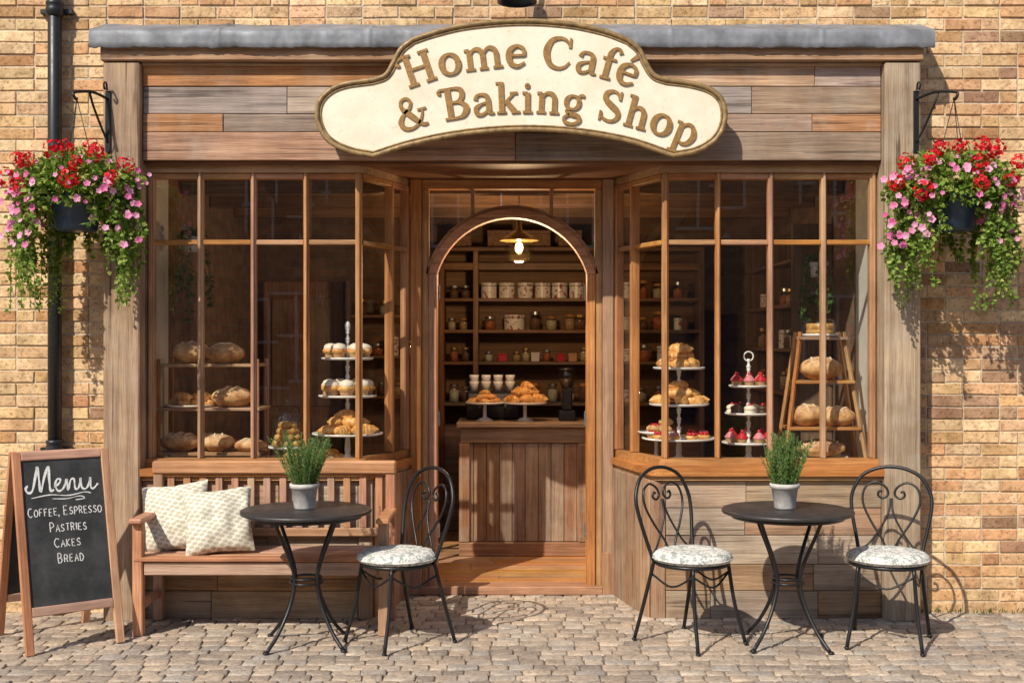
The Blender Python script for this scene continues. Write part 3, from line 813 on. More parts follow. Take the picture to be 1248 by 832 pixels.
def leaf(mb,p,d,nrm,s,w=.5,mi=0):
    d=d.normalized();sd=d.cross(nrm)
    sd=sd.normalized() if sd.length>1e-5 else Vector((1,0,0))
    up=sd.cross(d)
    a=p;b=p+d*s*.45+sd*s*w*.5+up*s*.08;c_=p+d*s;e=p+d*s*.45-sd*s*w*.5+up*s*.08
    mb.add([a,b,c_,e],[(0,1,2),(0,2,3)],mi)
def rv(): 
    while True:
        v=Vector((U(-1,1),U(-1,1),U(-1,1)))
        if .05<v.length<1: return v.normalized()
def rosemary(x,y,z):
    mb=MB()
    mb.lathe([(0,0),(.052,0),(.057,.01),(.072,.115),(.080,.117),(.082,.140),(.076,.142),(.068,.138),(.066,.12),(0,.12)],(0,0,0),32,0)
    mb.lathe([(0,.124),(.067,.124)],(0,0,0),20,1)
    for k in range(80):
        a=U(0,6.28);r=.06*math.sqrt(R());lean=U(.05,.68)*(.3+r/.06*.7)
        h=U(.18,.33)*(1-.25*lean);p0=Vector((r*math.cos(a),r*math.sin(a),.12))
        P=cat([p0,p0+Vector((math.cos(a)*lean*h*.45,math.sin(a)*lean*h*.45,h*.5)),p0+Vector((math.cos(a)*lean*h*.85+U(-.01,.01),math.sin(a)*lean*h*.85+U(-.01,.01),h))],5)
        mb.tube(P,.0016,4,3)
        for i in range(60):
            t=R()**.8;j=min(len(P)-2,int(t*(len(P)-1)));q=P[j].lerp(P[j+1],R())
            dd=rv();dd.z=abs(dd.z)*.8+.5;leaf(mb,q,dd,rv(),U(.018,.034)*(1.1-.4*t),.18,2)
    return mb.obj('potted_rosemary',[M_potgrey,M_soil,M_rose,M_stem],None,TR(x,y,z))
rosemary(-1.145,-.70,.7475);rosemary(1.505,-.70,.7475)

# ------------------------------------------------------------------ hanging baskets
def flowerball(mb,p,r,mi):
    for k in range(50):
        d=rv();q=p+d*r*U(.75,1.0)
        t=d.orthogonal().normalized();t.rotate(Matrix.Rotation(U(0,6.28),3,d))
        s=r*U(.35,.5);b=d.cross(t)
        mb.add([q-t*s*.5,q+b*s*.55+d*s*.2,q+t*s*.6+d*s*.15,q-b*s*.55+d*s*.2],[(0,1,2),(0,2,3)],mi)
def petunia(mb,p,d,r,mi):
    d=d.normalized();t=d.orthogonal().normalized();b=d.cross(t);ph=U(0,6.28)
    vs=[p];n=15
    for k in range(n):
        a=ph+2*math.pi*k/n;rr=r*(1-.22*(k%3==0));vs.append(p+(t*math.cos(a)+b*math.sin(a))*rr+d*r*.35)
    mb.add(vs,[[0,1+k,1+(k+1)%n] for k in range(n)],mi)
def basket(sx,cx,name='hanging_flower_basket'):
    root=empty(name);cy=-.34;cz=2.42
    mb=MB()
    mb.lathe([(0,-.11),(.10,-.11),(.115,-.10),(.150,.07),(.160,.075),(.160,.095),(.145,.095),(.135,.06),(0,.06)],(cx,cy,cz),32,0)
    mb.lathe([(0,.07),(.135,.07)],(cx,cy,cz),20,1);mb.obj('pot',[M_navy,M_soil],root)
    mb=MB();bx=sx*2.42
    mb.box(bx-.016,bx+.016,-.132,-.121,2.80,3.17,0,.003)
    hk=Vector((cx,cy,3.08))
    mb.tube(cat([(bx,-.13,3.12),(bx+(cx-bx)*.5,(-.13+cy)/2,3.14),(cx,cy,3.12),(cx+sx*.01,cy-.03,3.10),(cx,cy-.02,3.075),(cx,cy,3.08)],6),.009,8)
    mb.tube(cat([(bx,-.13,2.86),(bx+(cx-bx)*.25,-.17,2.95),(bx+(cx-bx)*.45,-.24,3.06),(bx+(cx-bx)*.6,-.25,3.13)],6),.007,8)
    mb.tube(cat([(bx,-.14,3.17),(bx,-.16,3.21),(bx,-.2,3.20),(bx,-.19,3.17),(bx,-.17,3.175)],5),.006,6)
    for k in range(3):
        a=2*math.pi*k/3+.5;mb.tube([hk,(cx+.14*math.cos(a),cy+.14*math.sin(a),cz+.09)],.0028,5)
    mb.obj('bracket_and_chains',[M_iron],root)
    lf=MB();c0=Vector((cx,cy,cz+.13))
    def hidespot(q): # sparse growth over the front of the pot
        return q.y<cy and abs(q.x-cx)<.095+.04*noise.noise(q*20) and cz-.14<q.z<cz+.04
    for k in range(3400):
        d=rv();rr=U(.35,1)**.6
        lump=1+.28*noise.noise(d*2.2+Vector((cx,0,0)))
        p=c0+Vector((d.x*.36*rr*lump,d.y*.26*rr*lump,d.z*.20*rr*lump+ .02))
        if p.z<cz-.03 and math.hypot(p.x-cx,p.y-cy)<.17: continue
        if hidespot(p) and R()<.9: continue
        dd=(d+rv()*.7);dd.z-=.15
        leaf(lf,p,dd,d+rv()*.6,U(.022,.048),.8,0)
    for k in range(84):
        a=U(0,6.28);o=Vector((math.cos(a),math.sin(a)*.75,0))
        ln=U(.18,.40) if R()<.55 else U(.38,.60)
        if abs(o.x)<.5: ln*=.5
        if o.y<0 and abs(o.x)<.42: continue
        p0=c0+Vector((o.x*.12,o.y*.12,0));p1=c0+Vector((o.x*U(.22,.34),o.y*.24,U(-.02,.08)));spread=U(.8,1.2)
        p2=c0+Vector((o.x*.33*spread+U(-.03,.03),o.y*.26,-.14-ln*.35));p3=c0+Vector((o.x*.31*spread+U(-.07,.07),o.y*.25,-.12-ln))
        if p3.y>-.14:
            p2.y=min(p2.y,-.16);p3.y=-.16;p1.y=min(p1.y,-.17)
        P=cat([p0,p1,p2,p3],9);lf.tube(P,.0022,4,1)
        nl=int(60+ln*150)
        for i in range(nl):
            t=R();j=min(len(P)-2,int(t*(len(P)-1)));q=P[j].lerp(P[j+1],R())+rv()*.014
            if hidespot(q) and R()<.93: continue
            dd=rv();dd.z=dd.z*.5-.45;leaf(lf,q,dd,rv()+Vector((0,-.8,.3)),U(.024,.048)*(1.1-.4*t),.82,0)
    lf.obj('foliage',[M_leaf,M_stem],root)
    fl=MB()
    reds=[(-.30,.12,.19),(-.19,.2,.20),(-.03,.14,.27),(.07,.22,.15),(.17,.18,.25),(.32,.1,.17),(-.26,.2,.02),(.05,.26,.06),(-.1,.1,.28),(.12,.1,.29),(-.38,.1,.08),(.27,.2,.07)]
    for a,b,c_ in reds:
        p=c0+Vector((a+U(-.02,.02),-b,c_-.04+U(-.02,.02)));flowerball(fl,p,U(.045,.062),0)
    for k in range(140):
        d=rv();d.y=-abs(d.y)
        if R()<.45: p=c0+Vector((d.x*.38,d.y*.29,d.z*.20-.01))
        else:
            s=1 if R()<.5 else -1
            p=c0+Vector((s*U(.18,.44),-U(-.0,.22),U(-.34,.10)));d=Vector((s*.6,-1,.1))
        if hidespot(p): continue
        petunia(fl,p,d+rv()*.4+Vector((0,-.5,.2)),U(.013,.025),1)
    fl.obj('flowers',[M_red,M_pink],root)
basket(-1,-2.53);basket(1,2.57)

# ------------------------------------------------------------------ A-frame sign
af=empty('chalkboard_sign')
ux=Vector((.795,.606,0));uy=Vector((-.606,.795,0))
Lp=math.hypot(1.06,.28);tz=(Vector((0,0,1.06))+uy*.28).normalized();tn=ux.cross(tz)
B0=Vector((-2.575,-.97,0))
sg_=-1 if (tn*-1).dot(uy)>0 else 1
Mf=Matrix(((ux.x,tn.x*sg_,tz.x,B0.x),(ux.y,tn.y*sg_,tz.y,B0.y),(ux.z,tn.z*sg_,tz.z,B0.z),(0,0,0,1)))
Wd=.53
def afr(name,M):
    mb=MB()
    mb.box(0,.045,-.014,.014,0,Lp,0,.004);mb.box(Wd-.045,Wd,-.014,.014,0,Lp,0,.004)
    mb.box(.046,Wd-.046,-.013,.013,Lp-.05,Lp-.002,1,.004);mb.box(.046,Wd-.046,-.013,.013,.20,.25,1,.004)
    mb.box(.046,Wd-.046,-.004,.006,.251,Lp-.051,2)
    o=mb.obj(name,[M_benchz,M_bench,M_board],af,M);return o
afr('front_frame',Mf)
B1=B0+uy*.60
tz2=(Vector((0,0,1.06))-uy*.28).normalized();tn2=tz2.cross(ux)
Mb=Matrix(((ux.x,tn2.x,tz2.x,B1.x),(ux.y,tn2.y,tz2.y,B1.y),(ux.z,tn2.z,tz2.z,B1.z),(0,0,0,1)))
afr('rear_frame',Mb)
CH={'C':[[(.85,.85),(.5,1),(.15,.75),(.1,.35),(.45,0),(.85,.12)]],'O':[[(.5,1),(.12,.75),(.12,.25),(.5,0),(.88,.25),(.88,.75),(.5,1)]],
'F':[[(.15,0),(.15,1),(.8,1)],[(.15,.55),(.65,.55)]],'E':[[(.8,1),(.15,1),(.15,0),(.82,0)],[(.15,.52),(.65,.52)]],',':[[(.3,.1),(.2,-.2)]],
'S':[[(.8,.85),(.5,1),(.2,.8),(.3,.58),(.7,.42),(.8,.18),(.45,0),(.12,.15)]],'P':[[(.15,0),(.15,1),(.6,1),(.85,.78),(.6,.5),(.15,.48)]],
'R':[[(.15,0),(.15,1),(.6,1),(.82,.78),(.6,.52),(.15,.5)],[(.5,.5),(.85,0)]],'A':[[(.08,0),(.5,1),(.92,0)],[(.25,.38),(.75,.38)]],
'T':[[(.5,0),(.5,1)],[(.08,1),(.92,1)]],'I':[[(.5,0),(.5,1)]],'K':[[(.15,0),(.15,1)],[(.8,1),(.18,.45),(.85,0)]],
'B':[[(.15,0),(.15,1),(.6,.98),(.75,.76),(.55,.54),(.15,.52)],[(.55,.54),(.85,.3),(.6,.02),(.15,0)]],'D':[[(.15,0),(.15,1),(.55,.95),(.88,.55),(.6,.05),(.15,0)]],' ':[]}
ck=MB()
def chline(txt,cx,z,h,sq=1.0):
    wd=[(h*.62 if i and txt[i-1]!=' ' else h*.78)*(.5 if ch in ' ,I' else 1)*sq for i,ch in enumerate(txt)]
    x=cx-sum(wd)/2
    for i,ch in enumerate(txt):
        big=(i==0 or txt[i-1]==' ');hh=h*(1.0 if big else .8);w0=wd[i];dzz=U(-.002,.002)
        for s in CH[ch]:
            P=[(x+a*w0*.86+U(-.001,.001),z+dzz+b*hh+U(-.0014,.0014)) for a,b in s]
            if len(P)>4: P=[(q.x,q.y) for q in cat([(*q,0) for q in P],4)]
            stroke(ck,[(a,b,.0046+U(-.0008,.0008)) for a,b in P],-.0052-.0001*(len(ck.f)%5),.001)
        x+=w0
cm=Wd/2
chline('COFFEE, ESPRESSO',cm,.735,.048,.88);chline('PASTRIES',cm+.01,.645,.048,.9);chline('CAKES',cm-.0,.56,.048,.95);chline('BREAD',cm+.01,.475,.048,.95)
def scr(P,x0,z0,s,w=.010):
    Q=cat([(a,b,0) for a,b in P],6)
    stroke(ck,[(x0+q.x*s,z0+q.y*s,w*(.6+.5*abs(math.sin(i*.35)))) for i,q in enumerate(Q)],-.0054-.0001*(len(ck.f)%4),.001)
x0,z0,s=.088,.865,.125
scr([(-.12,.35),(-.22,.2),(-.1,.02),(.08,.15),(.25,.8),(.34,1.15),(.38,.6),(.42,.05),(.62,.7),(.82,1.15),(.82,.6),(.84,.08),(1.0,.1)],x0,z0,s,.013)
scr([(1.0,.22),(1.22,.35),(1.3,.52),(1.16,.56),(1.06,.3),(1.16,.04),(1.35,.08),(1.5,.3)],x0,z0,s,.011)
scr([(1.5,.3),(1.58,.52),(1.6,.05),(1.75,.48),(1.9,.5),(1.92,.1),(2.05,.08),(2.15,.3)],x0,z0,s,.011)
scr([(2.15,.3),(2.2,.54),(2.22,.12),(2.4,.05),(2.56,.3),(2.62,.54),(2.62,.1),(2.75,.05),(2.95,.25)],x0,z0,s,.011)
scr([(.0,-.22),(.8,-.12),(1.6,-.2),(2.3,-.1),(2.6,-.16)],x0,z0,s,.006)
scr([(.9,-.3),(1.5,-.34),(2.1,-.26),(2.3,-.38),(1.9,-.42)],x0,z0,s,.005)
ck.obj('chalk_writing',[M_chalk],af,Mf)

# ------------------------------------------------------------------ food helpers
def plate(mb,x,y,z,r,mi=0):
    mb.lathe([(0,0),(r*.9,0),(r,.006),(r*1.0,.016),(r*.975,.016),(r*.88,.007),(0,.007)],(x,y,z),36,mi)
def croissant(mb,x,y,z,s,yaw,mi=0,tilt=0):
    P=[];rr=[];n=25
    for k in range(n):
        t=-1+2*k/(n-1);a=t*1.1;P.append((s*.75*math.sin(a),s*.5*(1-math.cos(a)),0))
        ridge=1+.16*abs(math.sin(t*9.5));rr.append(s*.30*max(.18,(1-abs(t)**2.2))*ridge)
    mb.tube(P,rr,12,mi,False,TR(x,y,z+s*.24)@RZ(yaw)@Matrix.Rotation(tilt,4,'X'))
def boule(mb,x,y,z,a,b,h,yaw=0,mi=0,ms=1,cuts=3):
    M=TR(x,y,z)@RZ(yaw);sd=U(0,50)
    def fn(d):
        k=1+.05*noise.noise(d*2+Vector((sd,0,0)));return k*(1 if d.z>-.3 else .92)
    mb.blob((0,0,h*.45),(a,b,h*.55),fn,26,14,mi,M)
    for k in range(cuts):
        u=(k-(cuts-1)/2)*a*.45
        P=[]
        for i in range(9):
            t=-1+2*i/8;xx=u+t*a*.18;yy=t*b*.62
            q=1-(xx/a)**2-(yy/b)**2;P.append((xx,yy,h*.45+h*.55*math.sqrt(max(.02,q))*.985))
        mb.tube(P,[.003+.006*(1-abs(-1+2*i/8)) for i in range(9)],6,ms,False,M)
def cupcake(mb,x,y,z,r,mw,mf,mt=None):
    mb.lathe([(0,0),(r*.7,0),(r,r*1.0),(0,r*1.0)],(x,y,z),14,mw,False)
    mb.lathe([(r*1.05,r*.95),(r*1.15,r*1.15),(r*1.0,r*1.4),(r*.85,r*1.45),(r*.85,r*1.65),(r*.6,r*1.8),(r*.5,r*2.0),(r*.2,r*2.2),(0,r*2.3)],(x,y,z),14,mf)
    if mt is not None: mb.blob((x,y,z+r*2.35),(r*.35,r*.35,r*.35),None,8,6,mt)
FM=[M_past,M_crust,M_score,M_frost,M_berry,M_pinkf,M_wrap,M_choc]
def muffin(mb,x,y,z,r,top):
    mb.lathe([(0,0),(r*.72,0),(r*.95,r*.95),(0,r*.95)],(x,y,z),16,6,False)
    sd=U(0,50)
    mb.blob((x,y,z+r*1.05),(r*1.15,r*1.15,r*.6),lambda d:1+.14*noise.noise(d*3+Vector((sd,0,0))),14,9,0)
    mb.blob((x,y,z+r*1.42),(r*1.0,r*1.0,r*.72),lambda d:1+.2*noise.noise(d*4+Vector((0,sd,0))),14,8,top)
def pile(mb,x,y,z,r,n,s):
    for k in range(n):
        lv=0 if k<n*.55 else (1 if k<n*.87 else 2)
        a=2.4*k+U(-.3,.3);rr=r*(.68-.3*lv)*U(.75,1.05)
        croissant(mb,x+rr*math.cos(a),y+rr*math.sin(a)*.8,z+lv*s*.42,s*U(.9,1.12),U(0,6.28),0,U(-.2,.2))
def ringof(n,r,ph=0): return [(r*math.cos(ph+2*math.pi*k/n),r*math.sin(ph+2*math.pi*k/n)) for k in range(n)]
def stand(x,y,z0,tiers,top,name='tiered_cake_stand',ring=False):
    mb=MB()
    mb.lathe([(0,0),(.085,0),(.088,.008),(.05,.02),(.022,.04),(.016,.06),(.02,.08),(.014,tiers[0][0]-z0)],(x,y,z0),24)
    for i,(z,r) in enumerate(tiers): plate(mb,x,y,z,r)
    z=tiers[0][0]
    while z<top-.04:
        mb.lathe([(.009,0),(.017,.012),(.009,.024),(.007,.04),(.014,.055),(.009,.062)],(x,y,z),12);z+=.06
    if ring: mb.tube([(x+.03*math.cos(2*math.pi*k/20),y,top+.03*math.sin(2*math.pi*k/20)) for k in range(20)],.005,6,0,True)
    else: mb.blob((x,y,top-.01),(.018,.018,.03),None,10,8)
    return mb.obj(name,[M_white])
DY=.34
o=stand(-1.048,DY,.90,[(1.075,.225),(1.315,.185),(1.553,.165)],1.78)
mb=MB();pile(mb,-1.048,DY,1.083,.21,16,.11)
for k,(a,b) in enumerate(ringof(7,.12,.3)): muffin(mb,-1.048+a,DY+b,1.323,.05,3)
for k,(a,b) in enumerate(ringof(6,.105,.1)): muffin(mb,-1.048+a,DY+b,1.561,.046,3)
mb.obj('pastries',FM,o)
o=stand(1.064,DY,.90,[(1.045,.235),(1.262,.19),(1.492,.165)],1.60)
mb=MB();pile(mb,1.064,DY,1.50,.15,11,.11);pile(mb,1.064,DY,1.27,.175,12,.11)
for k,(a,b) in enumerate(ringof(9,.165,.2)):
    mb.lathe([(0,0),(.030,0),(.040,.022),(.036,.028),(0,.03)],(1.064+a,DY+b,1.053),14,0)
    for q in range(5): mb.blob((1.064+a+.02*math.cos(q*1.26),DY+b+.02*math.sin(q*1.26),1.053+.036),(.013,.013,.013),None,8,6,4 if k%3 else 5)
mb.obj('pastries',FM,o)
o=stand(1.508,DY,.90,[(1.018,.17),(1.204,.15),(1.378,.125)],1.575,ring=True)
mb=MB()
for k,(a,b) in enumerate(ringof(6,.085,.4)): cupcake(mb,1.508+a,DY+b,1.386,.034,6,4 if k%2 else 5,4);
for k,(a,b) in enumerate(ringof(7,.105,.1)): 
    mb.lathe([(0,0),(.034,0),(.036,.02),(.03,.024),(.036,.028),(.036,.045),(.02,.055),(0,.058)],(1.508+a,DY+b,1.212),14,3 if k%2 else 7)
    mb.blob((1.508+a,DY+b,1.212+.06),(.012,.012,.01),None,8,6,4)
for k,(a,b) in enumerate(ringof(7,.12,.6)): cupcake(mb,1.508+a,DY+b,1.026,.034,6,5 if k%2 else 4,4)
mb.obj('pastries',FM,o)
lx=1.965;mb=MB()
for yy in(.20,.44):
    for s in(-1,1):
        a=Vector((lx+s*.26,yy,.90));b=Vector((lx+s*.135,yy+(.10 if yy<.3 else -.02),1.73))
        mb.tube([a,b],.015,4,0,sm=False)
for z,hw in((1.70,.15),(1.425,.185),(1.133,.225),(.925,.25)):
    mb.box(lx-hw,lx+hw,.20 if z<1.6 else .24,.46,z-.02,z,1,.003)
ls=mb.obj('ladder_display_shelf',[M_oakz,M_oakx])
mb=MB()
boule(mb,lx,.33,1.425,.14,.11,.15,.2,1,2,3);boule(mb,lx-.08,.33,1.133,.13,.10,.14,.5,1,2,2);boule(mb,lx+.10,.31,1.133,.115,.09,.125,-.4,1,2,3)
boule(mb,lx,.33,.94,.16,.11,.11,.1,1,2,4);plate(mb,lx,.33,.926,.17,3)
mb.obj('loaves',FM,ls)
def cloche(x,y,z,r,h,food,foot=.0):
    mb=MB()
    if foot>0: mb.lathe([(0,0),(r*.6,0),(.02,.02),(.016,foot)],(x,y,z),24,0);z+=foot
    plate(mb,x,y,z,r*1.18,0)
    mb.lathe([(r,.010),(r,h*.55),(r*.93,h*.75),(r*.7,h*.92),(r*.35,h*.99),(.012,h),(.009,h+.012),(.018,h+.028),(.012,h+.042),(0,h+.045)],(x,y,z),32,1)
    o=mb.obj('glass_cloche',[M_white,M_jar])
    f=MB();food(f,x,y,z+.008);f.obj('food',FM,o)
cloche(lx,.35,1.702,.10,.13,lambda f,x,y,z:(f.lathe([(0,0),(.085,0),(.087,.03),(.084,.033),(.087,.036),(.087,.07),(.08,.075),(0,.077)],(x,y,z),28,0)))
def cookies(f,x,y,z):
    for k in range(30):
        lv=k//8;a=k*2.4;rr=(.07 if k%8 else .0)*(1-.2*lv);f.blob((x+rr*math.cos(a),y+rr*math.sin(a),z+.025+lv*.038),(.034,.034,.024),lambda d:1+.12*noise.noise(d*4+Vector((k,0,0))),10,7,0)
cloche(-1.43,.34,.90,.108,.27,cookies,.09)
mb=MB()
for x in(-2.22,-1.60):
    for y in(.22,.52): mb.box(x-.012,x+.012,y-.012,y+.012,.90,1.56,0,.002)
for z,xa,xb in((1.53,-2.21,-1.60),(1.255,-2.24,-1.58),(.975,-2.24,-1.58)):
    mb.box(xa,xb,.20,.54,z-.02,z,1,.003)
rk=mb.obj('bread_rack',[M_oakz,M_oakx])
mb=MB()
boule(mb,-2.03,.30,1.53,.125,.11,.14,.3,1,2,3);boule(mb,-1.82,.30,1.53,.125,.11,.13,-.3,1,2,2)
boule(mb,-1.77,.29,1.255,.13,.11,.13,.2,1,2,2)
plate(mb,-2.05,.33,1.256,.16,3)
for k in range(12): croissant(mb,-2.05+U(-.11,.11),.31+U(-.07,.06),1.266+(.035 if k>6 else 0),.085,U(-.6,.6),0)
boule(mb,-2.10,.29,.975,.13,.10,.12,.1,1,2,3);boule(mb,-1.86,.30,.975,.11,.09,.11,.6,1,2,2);boule(mb,-1.66,.29,.975,.11,.08,.08,-.2,1,2,2)
boule(mb,-1.97,.44,.975,.11,.08,.1,-.2,1,2,2)
mb.obj('loaves',FM,rk)
mb=MB();plate(mb,.93,.42,1.08,.12,0);mb.lathe([(.05,0),(.012,.02),(.012,.18)],(.93,.42,.90),20,0)
o=mb.obj('cake_stand',[M_white]);mb=MB()
for k in range(7): boule(mb,.93+U(-.07,.07),.42+U(-.06,.06),1.088+(.04 if k>4 else 0),.045,.03,.05,U(0,3),1,4,2)
mb.obj('pastries',FM,o)
for x,y,n in((-1.36,.20,7),(-1.2,.5,5)):
    mb=MB();plate(mb,x,y,.902,.13,0);o=mb.obj('serving_plate',[M_white]);mb=MB();pile(mb,x,y,.91,.11,n,.065);mb.obj('pastries',FM,o)

# ------------------------------------------------------------------ counter & shop interior
mb=MB();cx0,cx1=-.42,.60
mb.box(cx0+.03,cx1-.03,1.80,2.3,.05,1.02,0)
mb.box(cx0,cx1,1.72,2.35,1.022,1.06,1,.006)
x=cx0+.03
while x<cx1-.05:
    wd=min(.098,cx1-.03-x);mb.box(x+.002,x+wd-.002,1.782,1.7995,.16,.90,0,.003);x+=wd
mb.box(cx0+.03,cx1-.03,1.765,1.7995,.905,1.018,1,.004);mb.box(cx0+.02,cx1-.02,1.76,1.7995,.05,.155,1,.006)
for x in(cx0+.02,cx1-.10): mb.box(x,x+.08,1.758,1.7995,.158,.902,0,.004)
mb.obj('shop_counter',[M_cnt,M_cntx])
def pstand(x,y,z,r,n,s,h=.13):
    mb=MB();mb.lathe([(0,0),(.07,0),(.06,.01),(.015,.03),(.014,h)],(x,y,z),24);plate(mb,x,y,z+h,r)
    o=mb.obj('cake_stand',[M_white]);mb=MB();pile(mb,x,y,z+h+.008,r*.85,n,s);mb.obj('pastries',FM,o)
pstand(.10,1.93,1.06,.17,14,.12);pstand(-.21,1.95,1.06,.15,9,.07)
mb=MB();mb.box(.36,.49,1.9,2.05,1.06,1.14,0,.008);mb.box(.385,.465,1.93,2.02,1.14,1.30,0,.01)
mb.lathe([(.03,0),(.06,.05),(.065,.14),(.06,.145)],(.425,1.97,1.30),20,1);mb.lathe([(0,0),(.066,0),(.06,.02),(0,.025)],(.425,1.97,1.445),20,0)
mb.lathe([(0,0),(.04,.0),(.055,.07),(0,.08)],(.425,1.97,1.31),16,2)
mb.box(.40,.45,1.895,1.90,1.15,1.2,1)
mb.obj('coffee_grinder',[M_blk,M_jar,M_choc])
mb=MB();mb.box(-.36,.06,2.12,2.34,1.06,1.28,0,.012);mb.box(-.34,.04,2.10,2.12,1.18,1.26,1,.004)
for x in(-.25,-.05): mb.tube([(x,2.1,1.17),(x,2.02,1.16)],.012,8,1)
mb.obj('espresso_machine',[M_blk,M_steel])
for k in range(4):
    mb=MB()
    for i in range(2): mb.lathe([(0,0),(.025,0),(.036,.055),(.039,.075),(.035,.075),(.032,.05),(0,.01)],(-.30+k*.095,2.2,1.281+i*.05),18)
    mb.obj('coffee_cups',[M_white])

sh=MB();ys=2.95
for x in(-.60,-.31,.72,1.62): sh.box(x-.022,x+.022,ys,ys+.36,.05,2.44,1,.003)
for z in(1.15,1.50,1.77,2.04,2.34):
    for a,b in((-.578,-.332),(-.288,.698),(.742,1.598)):
        sh.box(a,b,ys+.005,ys+.35,z-.028 if z<2.3 else z-.06,z,0,.003)
sh.box(-.62,1.64,ys-.01,ys+.37,2.441,2.475,0,.004)
sh.box(-.578,1.598,ys+.352,ys+.36,.05,2.43,0)
for a,b in((-.578,-.332),(-.288,.698),(.742,1.598)): sh.box(a,b,ys+.02,ys+.35,.05,.95,0,.003)
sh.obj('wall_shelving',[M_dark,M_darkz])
def tinmat():
    m,nt,b=mk('decorated_tin');v=coords(nt,(1,1,1),True)
    k=ramp(nt,noi(nt,v,30,3,.6),[(.56,(0,0,0)),(.6,(1,1,1))])
    c=mix(nt,k,(.70,.65,.56),(.35,.07,.06));st(nt,b.inputs['Base Color'],c);b.inputs['Roughness'].default_value=.35;return m
M_tin=tinmat()
def tin(x,y,z,r,h):
    mb=MB();mb.lathe([(0,0),(r,0),(r,h*.8),(r*1.04,h*.8),(r*1.04,h*.98),(r*.9,h),(0,h)],(x,y,z),24,0,False)
    mb.lathe([(r*1.05,h*.78),(r*1.05,h*.82)],(x,y,z),24,1);mb.obj('storage_tin',[M_tin,M_blk])
JC=[plain('jar_fill_%d'%i,c,.8,0,.4,60,.3) for i,c in enumerate([(.50,.30,.13),(.62,.48,.30),(.18,.08,.04),(.5,.13,.05),(.6,.54,.42)])]
def jar(x,y,z,r,h):
    mb=MB();mb.lathe([(0,.002),(r*.93,.002),(r*.93,h*U(.5,.75)),(0,h*.72)],(x,y,z),16,0)
    mb.lathe([(0,0),(r,0),(r,h*.75),(r*.8,h*.86)],(x,y,z),18,1);mb.lathe([(r*.86,h*.84),(r*.86,h),(0,h)],(x,y,z),18,2,False)
    mb.obj('storage_jar',[random.choice(JC),M_jar,random.choice([M_oakx,M_steel,M_brass])])
def bx(x,y,z,w_,h,m,name='packaging_box'): 
    mb=MB();mb.box(x-w_/2,x+w_/2,y-.06,y+.06,z,z+h*.8,0,.003);mb.box(x-w_/2-.003,x+w_/2+.003,y-.063,y+.063,z+h*.8,z+h,0,.003);mb.obj(name,[m])
for x in(-.2,-.045,.115,.265,.41,.56): tin(x,3.08,2.04,.068,.135)
for x in(-.5,-.40): jar(x,3.08,2.04,.04,.11)
for x in(-.19,.02,.2,.34,.5): jar(x,3.08,1.77,.048,U(.11,.16)) if x!=.02 else tin(x,3.08,1.77,.09,.13)
jar(.59,3.08,1.77,.07,.13)
for x in(-.52,-.42): jar(x,3.08,1.77,.035,.1)
for x in(-.2,-.08,.04,.12,.2,.3,.42,.52,.62): 
    (bx(x,3.06,1.50,.07,U(.06,.12),random.choice([M_plas,M_berry,M_wrap])) if R()<.5 else jar(x,3.06,1.5,.035,U(.08,.12)))
for x in(-.5,-.4): jar(x,3.08,1.5,.035,.12)
for x in(-.22,-.1,.05,.2,.35,.5,.62,-.5,-.4): jar(x,3.08,1.15,.045,U(.12,.18))
for z in(1.15,1.5,1.77,2.04):
    x=.82
    while x<1.56:
        r=U(.035,.06);(tin if R()<.4 else jar)(x,3.08,z,r,U(.1,.16));x+=r*2+U(.03,.1)
for x,w_ in((-.1,.22),(.2,.26),(.5,.2),(-.45,.2)): bx(x,3.1,2.476,w_,.15,M_basketw,'storage_basket')
mb=MB();mb.box(-2.2,-1.5,3.33,3.399,.05,2.2,0,.006)
for a,b in((-2.12,-1.88),(-1.82,-1.58)):
    for z0,z1 in((.2,1.0),(1.1,2.05)): mb.box(a,b,3.315,3.3295,z0,z1,0,.008)
mb.obj('interior_door',[M_cnt])
mb=MB()
for z in(1.3,1.62,1.94,2.26): mb.box(1.98,2.265,1.2,2.9,z-.025,z,0,.003)
for y in(1.2,2.05,2.88): mb.box(1.98,2.265,y-.02,y+.02,.05,2.5,1,.003)
mb.obj('side_shelving',[M_dark,M_darkz])
for z in(1.3,1.62,1.94):
    y=1.35
    while y<2.8:
        if abs(y-2.05)>.1: (tin if R()<.3 else jar)(2.1,y,z,U(.04,.055),U(.1,.17))
        y+=U(.14,.26)
mb=MB()
for z in(1.2,1.55,1.9): mb.box(-1.4,-.75,3.1,3.39,z-.025,z,0,.003)
for x in(-1.42,-.73): mb.box(x-.02,x+.02,3.1,3.395,.05,2.2,1,.003)
mb.obj('storage_shelf',[M_dark,M_darkz])
for z in(1.2,1.55,1.9):
    x=-1.32
    while x<-.8: r=U(.035,.06);(tin if R()<.3 else jar)(x,3.2,z,r,U(.1,.18));x+=r*2+U(.02,.1)
mb=MB();px,py,pz=.05,1.2,2.36
mb.tube([(px,py,2.80),(px,py,pz+.17)],.004,6,0);mb.lathe([(0,.18),(.018,.17),(.022,.10),(.05,.085),(.135,.03),(.14,.022),(.13,.026),(.045,.075),(0,.08)],(px,py,pz),28,0)
mb.lathe([(.03,.07),(.085,.03),(.105,-.03),(.09,-.09),(.05,-.125),(0,-.135)],(px,py,pz),28,2)
mb.blob((px,py,pz-.025),(.027,.027,.038),None,12,8,1)
mb.obj('pendant_lamp',[M_brass,M_bulb,M_jar])
l=bpy.data.lights.new('lamp_glow','POINT');l.energy=38;l.color=(1,.66,.36);l.shadow_soft_size=.06
lo=bpy.data.objects.new('lamp_glow',l);lo.location=(px,py+.05,pz-.18);scene.collection.objects.link(lo)
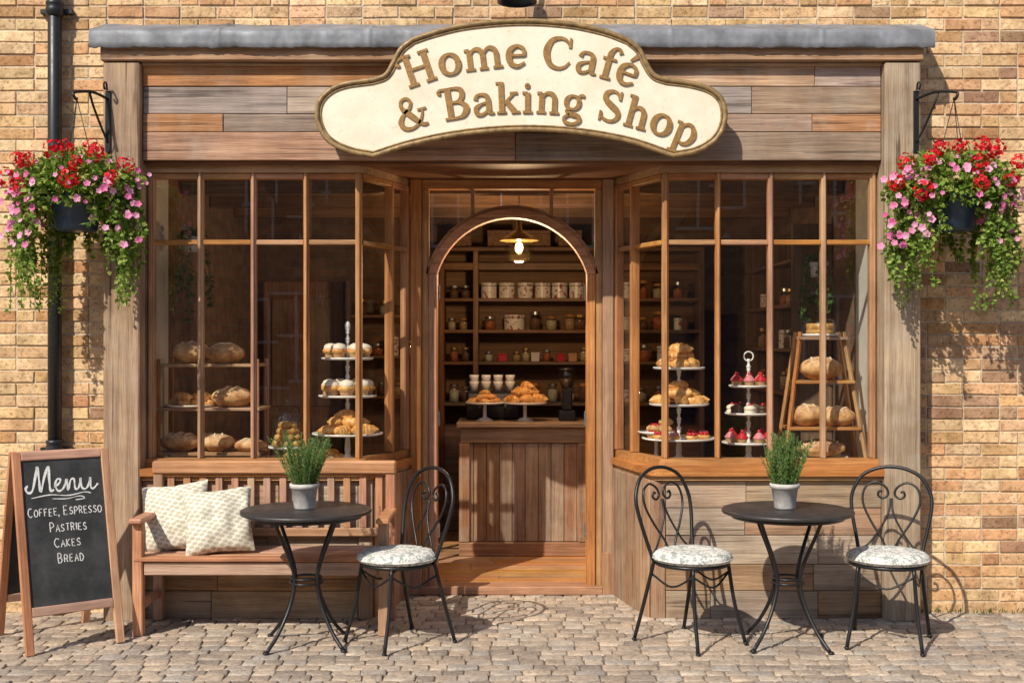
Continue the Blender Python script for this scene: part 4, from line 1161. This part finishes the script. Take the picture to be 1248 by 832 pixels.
def iplant(x,y,z,n,ln,name='indoor_hanging_plant'):
    mb=MB();mb.lathe([(0,0),(.05,0),(.065,.1),(.055,.1),(0,.09)],(x,y,z),18,0)
    mb.tube([(x,y,z+.09),(x,y,2.79)],.003,5,2)
    for k in range(n):
        a=U(0,6.28);L=U(ln*.4,ln);P=cat([(x,y,z+.09),(x+.07*math.cos(a),y+.07*math.sin(a),z+.14),(x+.11*math.cos(a),y+.11*math.sin(a),z-L*.4),(x+.10*math.cos(a)+U(-.03,.03),y+.10*math.sin(a),z-L)],6)
        mb.tube(P,.002,4,2)
        for i in range(int(L*70)+12):
            j=random.randrange(len(P)-1);q=P[j].lerp(P[j+1],R());dd=rv();dd.z-=.5;leaf(mb,q,dd,rv(),U(.025,.045),.7,1)
    mb.obj(name,[M_potgrey,M_dleaf,M_stem])
iplant(-2.08,.50,2.25,9,.55);iplant(2.06,.75,2.1,14,.35)
mb=MB()
for k in range(420):
    x=U(2.5,6) if R()<.7 else U(-6,-3.2)
    if noise.noise(Vector((x*3,0,0)))<-.1: continue
    p=Vector((x,.085-R()**2*.08,0));d=Vector((U(-.5,.5),U(-.8,.1),1));leaf(mb,p,d,rv(),U(.02,.055),.2,0)
mb.obj('weeds',[leafmat('dry_grass',(.16,.14,.04),(.12,.17,.03),.2)])

# ------------------------------------------------------------------ light, world, camera
to_sun=Vector((-.40,-.60,.65)).normalized()
el=math.asin(to_sun.z);az=math.atan2(to_sun.x,to_sun.y)
sd=bpy.data.lights.new('sun','SUN');sd.energy=5.0;sd.angle=math.radians(.5);sd.color=(1,.92,.78)
so=bpy.data.objects.new('sun',sd);so.rotation_euler=(-to_sun).to_track_quat('-Z','Y').to_euler();scene.collection.objects.link(so);so.location=(-6,-8,9)
wd=bpy.data.worlds.new('World');scene.world=wd;wd.use_nodes=True;nt=wd.node_tree
sk=nt.nodes.new('ShaderNodeTexSky');sk.sky_type='NISHITA';sk.sun_disc=False;sk.sun_elevation=el;sk.sun_rotation=az%(2*math.pi)
nt.links.new(sk.outputs[0],nt.nodes['Background'].inputs[0]);nt.nodes['Background'].inputs[1].default_value=.14
cd=bpy.data.cameras.new('camera');cd.sensor_width=36;cd.lens=42.69;cd.clip_end=500
co=bpy.data.objects.new('camera',cd);co.location=(0,-7.4,1.67);co.rotation_euler=(math.pi/2,0,0);scene.collection.objects.link(co);scene.camera=co
scene.view_settings.view_transform='Standard';scene.view_settings.look='None';scene.view_settings.exposure=0
